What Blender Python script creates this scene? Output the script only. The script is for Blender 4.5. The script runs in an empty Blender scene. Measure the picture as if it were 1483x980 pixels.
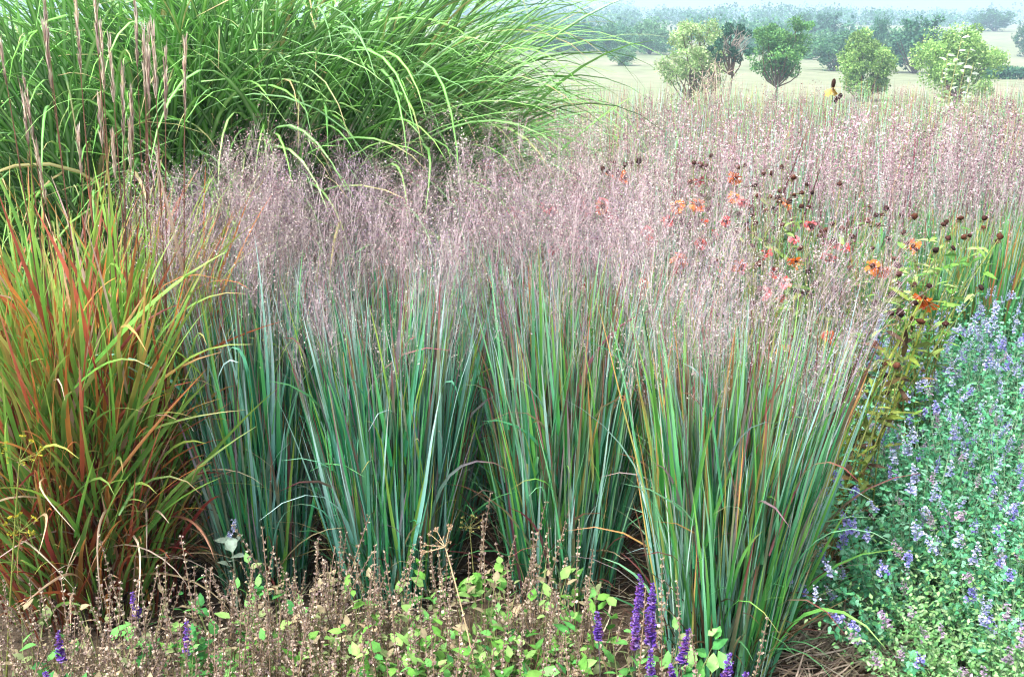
import bpy, math
import numpy as np
from mathutils import Matrix, Vector, Euler

# ------------------------------------------------------------------ camera, world, sun, exposure
S = bpy.context.scene
COL = S.collection
PITCH = math.radians(17.0); FPX = 1442.0; CAMZ = 1.70
cam_d = bpy.data.cameras.new("camera"); cam = bpy.data.objects.new("camera", cam_d); COL.objects.link(cam)
cam_d.lens = 35.0; cam_d.sensor_width = 36.0; cam_d.clip_start = 0.05; cam_d.clip_end = 6000
cam.location = (0, 0, CAMZ); cam.rotation_euler = (math.radians(90) - PITCH, 0, 0)
S.camera = cam

SUN_EL, SUN_AZ = 58.0, -125.0           # the light comes from the left, a little behind the camera, through thin cloud
W = bpy.data.worlds.new("World"); S.world = W; W.use_nodes = True
nt = W.node_tree; nt.nodes.clear()
sky = nt.nodes.new("ShaderNodeTexSky"); sky.sky_type = 'NISHITA'; sky.sun_disc = False
sky.sun_elevation = math.radians(SUN_EL); sky.sun_rotation = math.radians(SUN_AZ)
sky.air_density = 1.0; sky.dust_density = 4.0; sky.ozone_density = 1.0
hs = nt.nodes.new("ShaderNodeHueSaturation"); hs.inputs['Saturation'].default_value = 0.22   # thin overcast: a pale sky
bg = nt.nodes.new("ShaderNodeBackground"); bg.inputs[1].default_value = 0.125
wo = nt.nodes.new("ShaderNodeOutputWorld")
nt.links.new(sky.outputs[0], hs.inputs['Color']); nt.links.new(hs.outputs[0], bg.inputs[0]); nt.links.new(bg.outputs[0], wo.inputs[0])
sun_d = bpy.data.lights.new("sun", 'SUN'); sun_d.energy = 1.5; sun_d.angle = math.radians(12); sun_d.color = (1.0, .96, .9)
sun = bpy.data.objects.new("sun", sun_d); COL.objects.link(sun)
_e, _a = math.radians(SUN_EL), math.radians(SUN_AZ)
sun_dir = Vector((math.sin(_a) * math.cos(_e), math.cos(_a) * math.cos(_e), math.sin(_e)))
sun.rotation_euler = sun_dir.to_track_quat('Z', 'Y').to_euler()
S.view_settings.view_transform = 'Standard'; S.view_settings.look = 'None'
S.view_settings.gamma = 1.0; S.view_settings.use_curve_mapping = False
S.view_settings.exposure = 2.2
S.cycles.max_bounces = 6; S.cycles.diffuse_bounces = 4; S.cycles.transmission_bounces = 4; S.cycles.volume_bounces = 0
S.cycles.transparent_max_bounces = 4; S.cycles.glossy_bounces = 2
S.cycles.use_denoising = True
S.cycles.caustics_reflective = False; S.cycles.caustics_refractive = False
S.cycles.filter_width = 1.2

RNG = np.random.default_rng(11)
PI = math.pi


def P(px, py, z):                      # where the line of sight through a pixel of the photograph meets height z
    X = (px - 741.5) / FPX; up = (490 - py) / FPX
    d = np.array([X, math.cos(PITCH) + math.sin(PITCH) * up, -math.sin(PITCH) + math.cos(PITCH) * up])
    return np.array([0, 0, CAMZ]) + d * (z - CAMZ) / d[2]


def PD(px, py, y):                     # the same at distance y
    X = (px - 741.5) / FPX; up = (490 - py) / FPX
    d = np.array([X, math.cos(PITCH) + math.sin(PITCH) * up, -math.sin(PITCH) + math.cos(PITCH) * up])
    return np.array([0, 0, CAMZ]) + d * y / d[1]


def hx(s):                             # '#rrggbb' -> linear
    v = np.array([int(s[i:i + 2], 16) / 255 for i in (1, 3, 5)])
    return np.where(v <= .04045, v / 12.92, ((v + .055) / 1.055) ** 2.4)


# ------------------------------------------------------------------ materials
MATS = {}


def plant_mat(name, rough=.55, transl=.25, spec=.3, nscale=40, namt=.25, rnd=.12, stretch=None, tint=(1, 1, 1)):
    m = bpy.data.materials.new(name); m.use_nodes = True; t = m.node_tree; t.nodes.clear(); L = t.links.new
    out = t.nodes.new("ShaderNodeOutputMaterial")
    at = t.nodes.new("ShaderNodeAttribute"); at.attribute_name = "Col"
    tc = t.nodes.new("ShaderNodeTexCoord"); no = t.nodes.new("ShaderNodeTexNoise"); no.inputs['Scale'].default_value = nscale
    no.inputs['Detail'].default_value = 2
    if stretch:
        mp = t.nodes.new("ShaderNodeMapping"); mp.inputs['Scale'].default_value = stretch
        L(tc.outputs['Object'], mp.inputs[0]); L(mp.outputs[0], no.inputs['Vector'])
    else:
        L(tc.outputs['Object'], no.inputs['Vector'])
    mr = t.nodes.new("ShaderNodeMapRange"); mr.inputs[1].default_value = .3; mr.inputs[2].default_value = .7
    mr.inputs[3].default_value = 1 - namt; mr.inputs[4].default_value = 1 + namt
    L(no.outputs[0], mr.inputs[0])
    oi = t.nodes.new("ShaderNodeObjectInfo"); mr2 = t.nodes.new("ShaderNodeMapRange")
    mr2.inputs[3].default_value = 1 - rnd; mr2.inputs[4].default_value = 1 + rnd
    L(oi.outputs['Random'], mr2.inputs[0])
    mu = t.nodes.new("ShaderNodeMath"); mu.operation = 'MULTIPLY'; L(mr.outputs[0], mu.inputs[0]); L(mr2.outputs[0], mu.inputs[1])
    vm = t.nodes.new("ShaderNodeVectorMath"); vm.operation = 'SCALE'
    L(at.outputs['Color'], vm.inputs[0]); L(mu.outputs[0], vm.inputs['Scale'])
    pb = t.nodes.new("ShaderNodeBsdfPrincipled"); pb.inputs['Roughness'].default_value = rough
    pb.inputs['Specular IOR Level'].default_value = spec
    L(vm.outputs[0], pb.inputs['Base Color'])
    if transl > 0:
        tr = t.nodes.new("ShaderNodeBsdfTranslucent"); mx = t.nodes.new("ShaderNodeMixShader"); mx.inputs[0].default_value = transl
        L(vm.outputs[0], tr.inputs[0]); L(pb.outputs[0], mx.inputs[1]); L(tr.outputs[0], mx.inputs[2]); L(mx.outputs[0], out.inputs[0])
    else:
        L(pb.outputs[0], out.inputs[0])
    MATS[name] = m
    return m


plant_mat("grass_blade", .45, .34, .4, 9, .16, .14, (3, 3, .6))
plant_mat("broad_grass", .5, .16, .25, 7, .2, .14, (3, 3, .6))
plant_mat("soft_leaf", .7, .28, .15, 60, .25, .1)
plant_mat("panicle_haze", .8, .1, .1, 25, .15, .16)
plant_mat("dry_straw", .8, .15, .1, 30, .3, .15)
plant_mat("petal", .55, .3, .2, 90, .2, .15)
plant_mat("seed_cone", .75, 0, .15, 400, .45, .2)
plant_mat("bark", .9, 0, .1, 12, .35, .1)
plant_mat("tree_leaf", .6, .3, .2, .6, .2, .1)


def ground_mat():
    m = bpy.data.materials.new("garden_soil"); m.use_nodes = True; t = m.node_tree; L = t.links.new
    pb = t.nodes['Principled BSDF']; pb.inputs['Roughness'].default_value = .95; pb.inputs['Specular IOR Level'].default_value = .1
    tc = t.nodes.new("ShaderNodeTexCoord"); no = t.nodes.new("ShaderNodeTexNoise"); no.inputs['Scale'].default_value = 35; no.inputs['Detail'].default_value = 6
    L(tc.outputs['Object'], no.inputs['Vector'])
    cr = t.nodes.new("ShaderNodeValToRGB"); e = cr.color_ramp.elements
    e[0].position = .3; e[0].color = (.022, .016, .011, 1); e[1].position = .75; e[1].color = (.10, .075, .052, 1)
    L(no.outputs[0], cr.inputs[0]); L(cr.outputs[0], pb.inputs['Base Color'])
    bp = t.nodes.new("ShaderNodeBump"); bp.inputs['Distance'].default_value = .02; L(no.outputs[0], bp.inputs['Height']); L(bp.outputs[0], pb.inputs['Normal'])
    return m


def field_mat():
    m = bpy.data.materials.new("stubble_field"); m.use_nodes = True; t = m.node_tree; L = t.links.new
    pb = t.nodes['Principled BSDF']; pb.inputs['Roughness'].default_value = .95; pb.inputs['Specular IOR Level'].default_value = .05
    tc = t.nodes.new("ShaderNodeTexCoord")
    n1 = t.nodes.new("ShaderNodeTexNoise"); n1.inputs['Scale'].default_value = .03; n1.inputs['Detail'].default_value = 3
    n2 = t.nodes.new("ShaderNodeTexNoise"); n2.inputs['Scale'].default_value = 1.6; n2.inputs['Detail'].default_value = 5
    mp = t.nodes.new("ShaderNodeMapping"); mp.inputs['Scale'].default_value = (.25, 1, 1); L(tc.outputs['Object'], mp.inputs[0])
    L(mp.outputs[0], n1.inputs['Vector']); L(mp.outputs[0], n2.inputs['Vector'])
    cr = t.nodes.new("ShaderNodeValToRGB"); e = cr.color_ramp.elements
    e[0].position = .35; e[0].color = (.155, .185, .105, 1); e[1].position = .65; e[1].color = (.215, .215, .15, 1)
    L(n1.outputs[0], cr.inputs[0])
    mr = t.nodes.new("ShaderNodeMapRange"); mr.inputs[1].default_value = .3; mr.inputs[2].default_value = .7; mr.inputs[3].default_value = .6; mr.inputs[4].default_value = 1.3
    L(n2.outputs[0], mr.inputs[0])
    vm = t.nodes.new("ShaderNodeVectorMath"); vm.operation = 'SCALE'; L(cr.outputs[0], vm.inputs[0]); L(mr.outputs[0], vm.inputs['Scale'])
    L(vm.outputs[0], pb.inputs['Base Color'])
    return m


# ------------------------------------------------------------------ mesh building
class MB:
    def __init__(s): s.v = []; s.c = []; s.q = []; s.t = []; s.n = 0

    def add(s, v, c, quads=None, tris=None):
        v = np.asarray(v, float).reshape(-1, 3); c = np.broadcast_to(np.asarray(c, float), v.shape)
        s.v.append(v); s.c.append(c)
        if quads is not None and len(quads): s.q.append(np.asarray(quads, np.int64).reshape(-1, 4) + s.n)
        if tris is not None and len(tris): s.t.append(np.asarray(tris, np.int64).reshape(-1, 3) + s.n)
        s.n += len(v)

    def mesh(s, name, mat):
        v = np.concatenate(s.v) if s.v else np.zeros((0, 3)); c = np.concatenate(s.c) if s.c else np.zeros((0, 3))
        q = np.concatenate(s.q) if s.q else np.zeros((0, 4), np.int64); t = np.concatenate(s.t) if s.t else np.zeros((0, 3), np.int64)
        me = bpy.data.meshes.new(name)
        me.vertices.add(len(v)); me.vertices.foreach_set("co", v.astype(np.float32).ravel())
        nl = q.size + t.size
        me.loops.add(nl); me.loops.foreach_set("vertex_index", np.concatenate([q.ravel(), t.ravel()]).astype(np.int32))
        me.polygons.add(len(q) + len(t))
        ls = np.concatenate([np.arange(len(q)) * 4, q.size + np.arange(len(t)) * 3]).astype(np.int32)
        me.polygons.foreach_set("loop_start", ls)
        me.update(calc_edges=True)
        me.polygons.foreach_set("use_smooth", np.ones(len(me.polygons), bool))
        a = me.attributes.new("Col", 'FLOAT_COLOR', 'POINT')
        a.data.foreach_set("color", np.concatenate([np.clip(c, 0, 1), np.ones((len(c), 1))], 1).astype(np.float32).ravel())
        me.materials.append(MATS[mat] if isinstance(mat, str) else mat)
        return me


def link(name, me, parent=None, loc=(0, 0, 0), rot=(0, 0, 0), sc=1.0, kind=None):
    o = bpy.data.objects.new(name, me); COL.objects.link(o)
    o.location = loc; o.rotation_euler = rot
    o.scale = (sc, sc, sc) if np.isscalar(sc) else sc
    if parent is not None: o.parent = parent
    if kind: o['kind'] = kind
    return o


def thing(name, label, cat, loc=(0, 0, 0), group=None, rz=0):
    o = bpy.data.objects.new(name, None); COL.objects.link(o); o.location = loc; o.rotation_euler = (0, 0, rz)
    o.empty_display_size = .1
    o['label'] = label; o['category'] = cat; o['kind'] = 'thing'
    if group: o['group'] = group
    return o


def nrmz(a): return a / np.maximum(np.linalg.norm(a, axis=-1, keepdims=True), 1e-9)


def pick(pal, n, rng, jit=.12):        # pal: (weight, base colour, tip colour)
    w = np.array([p[0] for p in pal], float); i = rng.choice(len(pal), n, p=w / w.sum())
    a = np.array([p[1] for p in pal])[i]; b = np.array([p[2] for p in pal])[i]
    j = 1 + jit * rng.standard_normal((n, 1)); k = 1 + .05 * rng.standard_normal((n, 3))
    return np.clip(a * j * k, .003, .95), np.clip(b * j * k, .003, .95)


def ribbon(mb, base, th0, az, bend, L, Wd, c0, c1, K=7, tw=None, p=1.5, azw=None, fold=0., midrib=None, cp=1.3, wp=(.55, 2.2), zmin=None, wav=0., rng=RNG, brown=0.):
    """Many curved strips at once: blades, stems, branchlets."""
    N = len(base)
    if N == 0: return
    f = lambda x: np.broadcast_to(np.asarray(x, float), (N,))
    th0, az, bend, L, Wd = f(th0), f(az), f(bend), f(L), f(Wd); tw = f(0 if tw is None else tw); azw = f(0 if azw is None else azw)
    s = np.linspace(0, 1, K + 1)
    th = th0[:, None] + bend[:, None] * s ** p; aa = az[:, None] + azw[:, None] * s
    if wav: th = th + wav * rng.standard_normal((N, 1)) * np.sin(s * 7 + 6 * rng.random((N, 1)))
    d = np.stack([np.sin(th) * np.cos(aa), np.sin(th) * np.sin(aa), np.cos(th)], -1)
    inc = .5 * (d[:, 1:] + d[:, :-1]) * (L / K)[:, None, None]
    pts = base[:, None] + np.concatenate([np.zeros((N, 1, 3)), np.cumsum(inc, 1)], 1)
    if zmin is not None: pts[..., 2] = np.maximum(pts[..., 2], zmin + .015 * rng.random((N, 1)))
    h = np.stack([-np.sin(aa), np.cos(aa), np.zeros_like(aa)], -1); n = np.cross(d, h)
    t = tw[:, None, None] if np.ndim(tw) == 1 else tw
    side = np.cos(t) * h + np.sin(t) * n; nr = np.cross(side, d)
    prof = np.minimum(1, wp[0] + s * 3) * (1 - s ** wp[1]) + .04
    hw = (Wd[:, None] * prof / 2)[..., None]
    g = (s ** cp)[None, :, None]; col = c0[:, None] * (1 - g) + c1[:, None] * g
    if brown:                                                              # withered tips on a share of the blades
        bt = ((rng.random(N) < brown) * rng.uniform(.4, 1, N))[:, None, None] * np.clip((s - .72) / .2, 0, 1)[None, :, None]
        col = col * (1 - bt) + hx('#b08a62') * bt
    if midrib is not None:
        offs = [-1, -.10, .10, 1]; fo = [fold, 0, 0, fold]
        mcol = col * .72 + np.asarray(midrib) * .28; cols = [col, mcol, mcol, col]
    elif fold:
        offs = [-1, 0, 1]; fo = [fold, 0, fold]; cols = [col, col * .9, col]
    else:
        offs = [-1, 1]; fo = [0, 0]; cols = [col, col]
    m = len(offs)
    V = np.stack([pts + side * hw * o + nr * hw * q for o, q in zip(offs, fo)], 2); C = np.stack(cols, 2)
    idx = np.arange(N * (K + 1) * m).reshape(N, K + 1, m)
    Q = np.stack([idx[:, :-1, :-1], idx[:, :-1, 1:], idx[:, 1:, 1:], idx[:, 1:, :-1]], -1)
    mb.add(V.reshape(-1, 3), C.reshape(-1, 3), Q.reshape(-1, 4))
    return pts, d


def stamp(mb, tv, tq, tt, M, loc, col, tshade=None):
    """Copies of one small shape: M (N,3,3) with columns x,y,z."""
    N = len(loc); n = len(tv)
    if N == 0: return
    V = np.einsum('nij,kj->nki', M, tv) + loc[:, None]
    C = np.repeat(col[:, None], n, 1)
    if tshade is not None: C = C * np.asarray(tshade)[None, :, None]
    o = (np.arange(N) * n)[:, None, None]
    mb.add(V.reshape(-1, 3), C.reshape(-1, 3), (np.asarray(tq)[None] + o).reshape(-1, 4) if tq is not None and len(tq) else None,
           (np.asarray(tt)[None] + o).reshape(-1, 3) if tt is not None and len(tt) else None)


def frames(d, up=None, roll=None, size=1.0):
    d = nrmz(d); N = len(d)
    if up is None: up = np.tile([0, 0, 1.], (N, 1))
    x = np.cross(d, up); bad = np.linalg.norm(x, axis=1) < 1e-4; x[bad] = [1, 0, 0]; x = nrmz(x); z = np.cross(x, d)
    if roll is not None:
        c, s = np.cos(roll)[:, None], np.sin(roll)[:, None]; x, z = c * x + s * z, -s * x + c * z
    sz = np.broadcast_to(np.asarray(size, float), (N,))[:, None, None]
    return np.stack([x, d, z], -1) * sz


def rand_dirs(n, rng):
    return nrmz(rng.standard_normal((n, 3)))


def leaf_tpl(w=.5, fold=.18, droop=.15):
    ys = [.0, .3, .62, 1.0]; hw = [0, w * .5, w * .42, 0]
    v = [(0, 0, 0)]
    for y, h in ((.28, w * .5), (.64, w * .40)):
        z = -droop * y * y
        v += [(-h, y, z + fold * h), (0, y, z), (h, y, z + fold * h)]
    v.append((0, 1, -droop))
    q = [(1, 2, 5, 4), (2, 3, 6, 5)]; t = [(0, 2, 1), (0, 3, 2), (4, 5, 7), (5, 6, 7)]
    sh = [1, 1, 1.2, 1, 1, 1.15, 1, 1]
    return np.array(v, float), np.array(q), np.array(t), sh


LEAF = leaf_tpl(.55); LEAF_N = leaf_tpl(.24, .2, .25); LEAF_W = leaf_tpl(.75, .1, .2)
DIA = (np.array([(0, 0, 0), (.28, .5, .06), (0, 1, 0), (-.28, .5, .06)], float), np.array([(0, 1, 2, 3)]), None, None)
FLORET = (np.array([(0, 0, 0), (.12, .55, .0), (-.12, .55, 0), (.55, .9, -.25), (.0, 1.15, -.4), (-.55, .9, -.25), (.25, .95, .4), (-.25, .95, .4)], float),
          np.array([(1, 3, 4, 2), (2, 4, 5, 2)][:1]), np.array([(0, 1, 2), (2, 4, 5), (1, 6, 7), (1, 7, 2)]), [.8, 1, 1, 1.1, 1.15, 1.1, 1, 1])


def ball(rng=None, amt=0.):
    import bmesh
    bm = bmesh.new(); bmesh.ops.create_icosphere(bm, subdivisions=2, radius=1.0); bm.verts.ensure_lookup_table()
    v = np.array([x.co[:] for x in bm.verts]); t = np.array([[x.index for x in f.verts] for f in bm.faces]); bm.free()
    if rng is not None: v = v * (1 + amt * rng.standard_normal((len(v), 1)))
    return v, t


def tube(mb, pts, rad, col, sides=6):
    pts = np.asarray(pts, float); K = len(pts); d = nrmz(np.gradient(pts, axis=0))
    ref = np.tile([.3, .9, .1], (K, 1)); x = nrmz(np.cross(d, ref)); y = np.cross(d, x)
    a = np.linspace(0, 2 * PI, sides, endpoint=False)
    r = np.broadcast_to(np.asarray(rad, float), (K,))[:, None, None]
    V = pts[:, None] + r * (np.cos(a)[None, :, None] * x[:, None] + np.sin(a)[None, :, None] * y[:, None])
    i = np.arange(K * sides).reshape(K, sides); j = np.roll(i, -1, 1)
    Q = np.stack([i[:-1], j[:-1], j[1:], i[1:]], -1)
    c = np.asarray(col, float)
    if c.ndim == 2: c = np.repeat(c[:, None], sides, 1).reshape(-1, 3)
    mb.add(V.reshape(-1, 3), c, Q.reshape(-1, 4))


def stemline(p0, p1, sag=0., K=8, rng=RNG, wob=.01, bow=(0, 0)):
    s = np.linspace(0, 1, K)[:, None]; p = np.asarray(p0) * (1 - s) + np.asarray(p1) * s
    b = np.sin(s * PI)
    p = p + b * np.array([[bow[0], bow[1], 0]]) + wob * b * rng.standard_normal((1, 3)) - np.array([[0, 0, sag]]) * b
    return p


# ------------------------------------------------------------------ the setting
def terr(x, y):
    d = np.asarray(y, float); x = np.asarray(x, float)
    z = np.interp(d, [-50, 13, 30, 75, 130, 200, 300, 500, 900, 1500], [0, 0, -.95, -3.3, -4.1, -3.0, 2.0, 6.5, 13, 18])
    roll = np.clip((d - 60) / 150, 0, 1)
    return z + roll * (1.2 * np.sin(x * .011 + 1.0) + .8 * np.sin(x * .023 + d * .01)) + np.clip((d - 120) / 200, 0, 1) * np.clip(-x, -60, 60) * .02


def sheet(name, ys, mat, label):
    mb = MB(); us = np.linspace(-1, 1, 61)
    X = np.array([[u * (25 + 1.15 * max(y, 0)) for u in us] for y in ys]); Y = np.repeat(np.array(ys)[:, None], 61, 1)
    Z = terr(X, Y); i = np.arange(X.size).reshape(X.shape)
    Q = np.stack([i[:-1, :-1], i[:-1, 1:], i[1:, 1:], i[1:, :-1]], -1)
    mb.add(np.stack([X, Y, Z], -1).reshape(-1, 3), (1, 1, 1), Q.reshape(-1, 4))
    o = link(name, mb.mesh(name, mat), kind='structure'); o['label'] = label
    return o


sheet("ground", list(np.linspace(-6, 14, 21)), ground_mat(), "dark mulched soil of the planting bed under the grasses")
sheet("field", list(np.geomspace(14, 1500, 70)), field_mat(), "pale stubble field sloping away beyond the garden")

# ------------------------------------------------------------------ switch grass
GLAUC = [(3.4, hx('#46a482'), hx('#90d0b4')), (3.4, hx('#349a5c'), hx('#7cc87e')), (2.8, hx('#66ac9a'), hx('#c4e0dc')), (2.0, hx('#1f6a4a'), hx('#3f9068')),
         (1.4, hx('#64ae4c'), hx('#b0d060')), (3.2, hx('#5ca47e'), hx('#9a3452')), (1.4, hx('#6aa48a'), hx('#a87098')), (.25, hx('#8a5f60'), hx('#74283e')),
         (.3, hx('#8fa060'), hx('#d0945a'))]
RUST = [(4, hx('#50ae76'), hx('#9ad6a2')), (3.0, hx('#46a450'), hx('#92ca60')), (2.8, hx('#6ab29c'), hx('#c0e0da')), (1.6, hx('#24704a'), hx('#489060')),
        (3.6, hx('#62a070'), hx('#a23a4c')), (1.0, hx('#74a080'), hx('#a57a90')), (.45, hx('#96686a'), hx('#7c2a42')), (.6, hx('#93a45c'), hx('#d8905a')), (.7, hx('#a0b464'), hx('#d0c068'))]
PINKS = [hx('#b8a0a2'), hx('#a5868f'), hx('#866472'), hx('#dccec8'), hx('#684655'), hx('#a79a9d'), hx('#c0b0aa'), hx('#9c8c9a')]


def panicle_mesh(seed, H=1.0, PL=.42, fine=1.0, nsp=150, pal=None, culm=True, sp=.0046, spread=1.0):
    rng = np.random.default_rng(seed); mb = MB(); pal = np.array(pal if pal is not None else PINKS)
    cg, ct = hx('#94b8a8'), hx('#b4a2a4')
    if culm:
        b = np.zeros((1, 3)); r = ribbon(mb, b, .0, rng.random() * 6, .10 + .12 * rng.random(), H + PL * .9, .0030, np.array([cg]), np.array([ct]), K=9, wp=(1, 2.2), p=2)
        ribbon(mb, b, .0, 0, 0, .01, .001, np.array([cg]), np.array([ct]), K=1)
        pts = r[0][0]
    else:
        pts = np.stack([np.zeros(10), np.zeros(10), np.linspace(0, H + PL * .9, 10)], 1)
    zz = np.linspace(0, H + PL * .9, len(pts))
    at = lambda z: np.stack([np.interp(z, zz, pts[:, k]) for k in range(3)], -1)
    nb = int(26 * fine)
    u = np.sort(rng.random(nb)) ** 1.1; zb = H + u * PL * .85
    bl = (.20 * (1 - u) + .045) * (.6 + .6 * rng.random(nb)) * spread
    baz = rng.random(nb) * 2 * PI + np.arange(nb) * 2.4; bth = (.25 + .55 * rng.random(nb)) * spread
    bc = np.tile(hx('#9c8c90'), (nb, 1)) * (.8 + .4 * rng.random((nb, 1)))
    r = ribbon(mb, at(zb), bth, baz, .35 * rng.random(nb) + .1, bl, .0009, bc, bc, K=3, wp=(1, 8))
    bp, bd = r
    # branchlets
    per = 4; k = rng.integers(1, 4, (nb, per)); ii = np.repeat(np.arange(nb), per)
    fr = rng.random(nb * per) * 2.6 + .4; lo = np.floor(fr).astype(int); fx = (fr - lo)[:, None]; lo = np.minimum(lo, 2)
    q0 = bp[ii, lo] * (1 - fx) + bp[ii, lo + 1] * fx
    l2 = (.02 + .05 * rng.random(nb * per)) * spread
    az2 = rng.random(nb * per) * 2 * PI; th2 = .2 + 1.0 * rng.random(nb * per)
    c2 = np.tile(hx('#aa9a9c'), (nb * per, 1))
    r2 = ribbon(mb, q0, th2, az2, .3, l2, .0007, c2, c2, K=1, wp=(1, 8))
    ends = np.concatenate([r2[0][:, -1], bp[:, -1]]); mids = r2[0].mean(1)
    cand = np.concatenate([ends, mids + .004 * rng.standard_normal(mids.shape)])
    c = cand[rng.integers(0, len(cand), nsp)] + .006 * rng.standard_normal((nsp, 3))
    d = rand_dirs(nsp, rng); d[:, 2] = d[:, 2] * .6 + .3
    col = pal[rng.integers(0, len(pal), nsp)] * (.8 + .35 * rng.random((nsp, 1)))
    stamp(mb, DIA[0], DIA[1], None, frames(d, None, rng.random(nsp) * 6, sp * (.7 + .7 * rng.random(nsp))), c, np.clip(col, 0, .9))
    return mb.mesh("panicle", "panicle_haze")


PANP = [[hx('#b2a2a4'), hx('#9c8890'), hx('#ccc2be'), hx('#766070')], [hx('#8e7a8e'), hx('#725c74'), hx('#aea0b0'), hx('#564258')], [hx('#b8b0a0'), hx('#9e9686'), hx('#d0cabe'), hx('#766c62')], [hx('#a07c84'), hx('#7e5662'), hx('#b69c9c'), hx('#5e3a48')]]
PAN = [panicle_mesh(100 + i, pal=PANP[i % 4], H=.86 + .05 * (i % 4), PL=.33 + .05 * (i % 3), nsp=330) for i in range(8)]
# culm-leaf blades, alone, for the ones that can be picked out singly: upright along +z, bending towards +x


def blade_meshes(pal, n, seed, L=(.35, .7), Wd=(.007, .0135), bend=(.0, .18), fold=.35, midrib=None, name="blade", tipcurl=0):
    rng = np.random.default_rng(seed); out = []
    for i in range(n):
        mb = MB(); a, b = pick(pal, 1, rng)
        ribbon(mb, np.zeros((1, 3)), 0, 0, rng.uniform(*bend), rng.uniform(*L), rng.uniform(*Wd), a, b, K=9, tw=rng.normal(0, .3), fold=fold, midrib=midrib, p=1.7, azw=rng.normal(0, .25), wav=.04, rng=rng, brown=.35)
        out.append(mb.mesh(name, "grass_blade"))
    return out


BL_G = blade_meshes(GLAUC, 22, 5); BL_R = blade_meshes(RUST, 22, 6)


def vec_ang(d):
    d = nrmz(d); return np.arccos(np.clip(d[:, 2], -1, 1)), np.arctan2(d[:, 1], d[:, 0])


def clump_stems(n, R, rng, spread=.16, lean=(0, 0)):
    r = R * np.sqrt(rng.random(n)); ph = rng.random(n) * 2 * PI
    b = np.stack([r * np.cos(ph), r * np.sin(ph), np.zeros(n)], -1)
    th = spread * (r / R) * (.6 + .6 * rng.random(n)) + .02; az = ph + .4 * rng.standard_normal(n)
    d = np.stack([np.sin(th) * np.cos(az) + lean[0], np.sin(th) * np.sin(az) + lean[1], np.cos(th)], -1)
    return b, nrmz(d), az


def foliage_mesh(pal, rng, H=1.0, R=.17, nb=900, ncul=130, spread=.16, lean=(0, 0), wid=(.0055, .0125), lay=True, K=7, droop=.06):
    mb = MB()
    b, d, az = clump_stems(ncul, R, rng, spread, lean); th, a = vec_ang(d)
    c0, c1 = pick([(2, hx('#6fa894'), hx('#aed0c6')), (1, hx('#6f9f74'), hx('#a4c49a')), (.7, hx('#7fa088'), hx('#a890b0'))], ncul, rng)
    for tw in (0, PI / 2):
        ribbon(mb, b, th, a, .04, H * (.85 + .25 * rng.random(ncul)), .0042, c0, c1, K=5, tw=tw + 0 * th, wp=(1, 5), rng=rng)
    b, d, az = clump_stems(nb, R, rng, spread, lean)
    h = H * .60 * rng.random(nb) ** 1.15
    base = b + d * h[:, None]
    th, a = vec_ang(d)
    dv = rng.uniform(.02, .13, nb); aa = az + rng.normal(0, .9, nb)
    d2 = nrmz(d + np.stack([np.sin(dv) * np.cos(aa), np.sin(dv) * np.sin(aa), 0 * dv], -1)); th2, a2 = vec_ang(d2)
    L = H * rng.uniform(.32, .62, nb); L = np.minimum(L, H * 1.06 - h)
    bend = np.abs(rng.normal(.05, .07, nb)) + (rng.random(nb) < droop) * rng.uniform(.6, 1.8, nb)
    c0, c1 = pick(pal, nb, rng, .22)
    ribbon(mb, base, th2, aa, bend, L, rng.uniform(*wid, nb), c0, c1, K=K, tw=rng.uniform(-1.4, 1.4, nb), fold=.3, azw=rng.normal(0, .3, nb), p=1.6, wav=.025, zmin=.01, rng=rng, brown=.3)
    # dead brown sheaths low down
    m = nb // 9; b, d, az = clump_stems(m, R * 1.05, rng, spread * 1.4, lean); th, a = vec_ang(d)
    c0, c1 = pick([(2, hx('#55442f'), hx('#7a6548')), (1, hx('#4a2626'), hx('#703c36')), (1, hx('#94825f'), hx('#b5a484')), (2, hx('#2f6a44'), hx('#5a9a60'))], m, rng)
    ribbon(mb, b + d * (.15 * rng.random(m))[:, None], th + rng.uniform(0, .5, m), az, rng.uniform(0, 1.6, m), rng.uniform(.15, .42, m), rng.uniform(.004, .009, m), c0, c1, K=6, tw=rng.uniform(-1, 1, m), fold=.2, zmin=.01, rng=rng)
    return mb.mesh("foliage", "grass_blade")


def place_blades(meshes, t, n, rng, H, R, spread, lean, hmax=.6, front=True, name="blade", tilt=(.01, .14)):
    b, d, az = clump_stems(n * 2, R * 1.05, rng, spread * 1.15, lean)
    if front:
        k = np.argsort(b[:, 1] + .05 * rng.standard_normal(len(b)))[:n]; b, d, az = b[k], d[k], az[k]
    h = H * hmax * rng.random(n)
    for i in range(n):
        th, a = vec_ang((d[i] + np.array([math.sin(rng.uniform(*tilt)) * math.cos(az[i]), math.sin(rng.uniform(*tilt)) * math.sin(az[i]), 0]))[None])
        q = Matrix.Rotation(float(a[0]), 3, 'Z') @ Matrix.Rotation(float(th[0]), 3, 'Y')
        q = q @ Matrix.Rotation(rng.normal(0, .8), 3, 'Z')
        link(name, meshes[rng.integers(len(meshes))], t, b[i] + d[i] * h[i], q.to_euler(), rng.uniform(.6, 1.1) * H)


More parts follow.
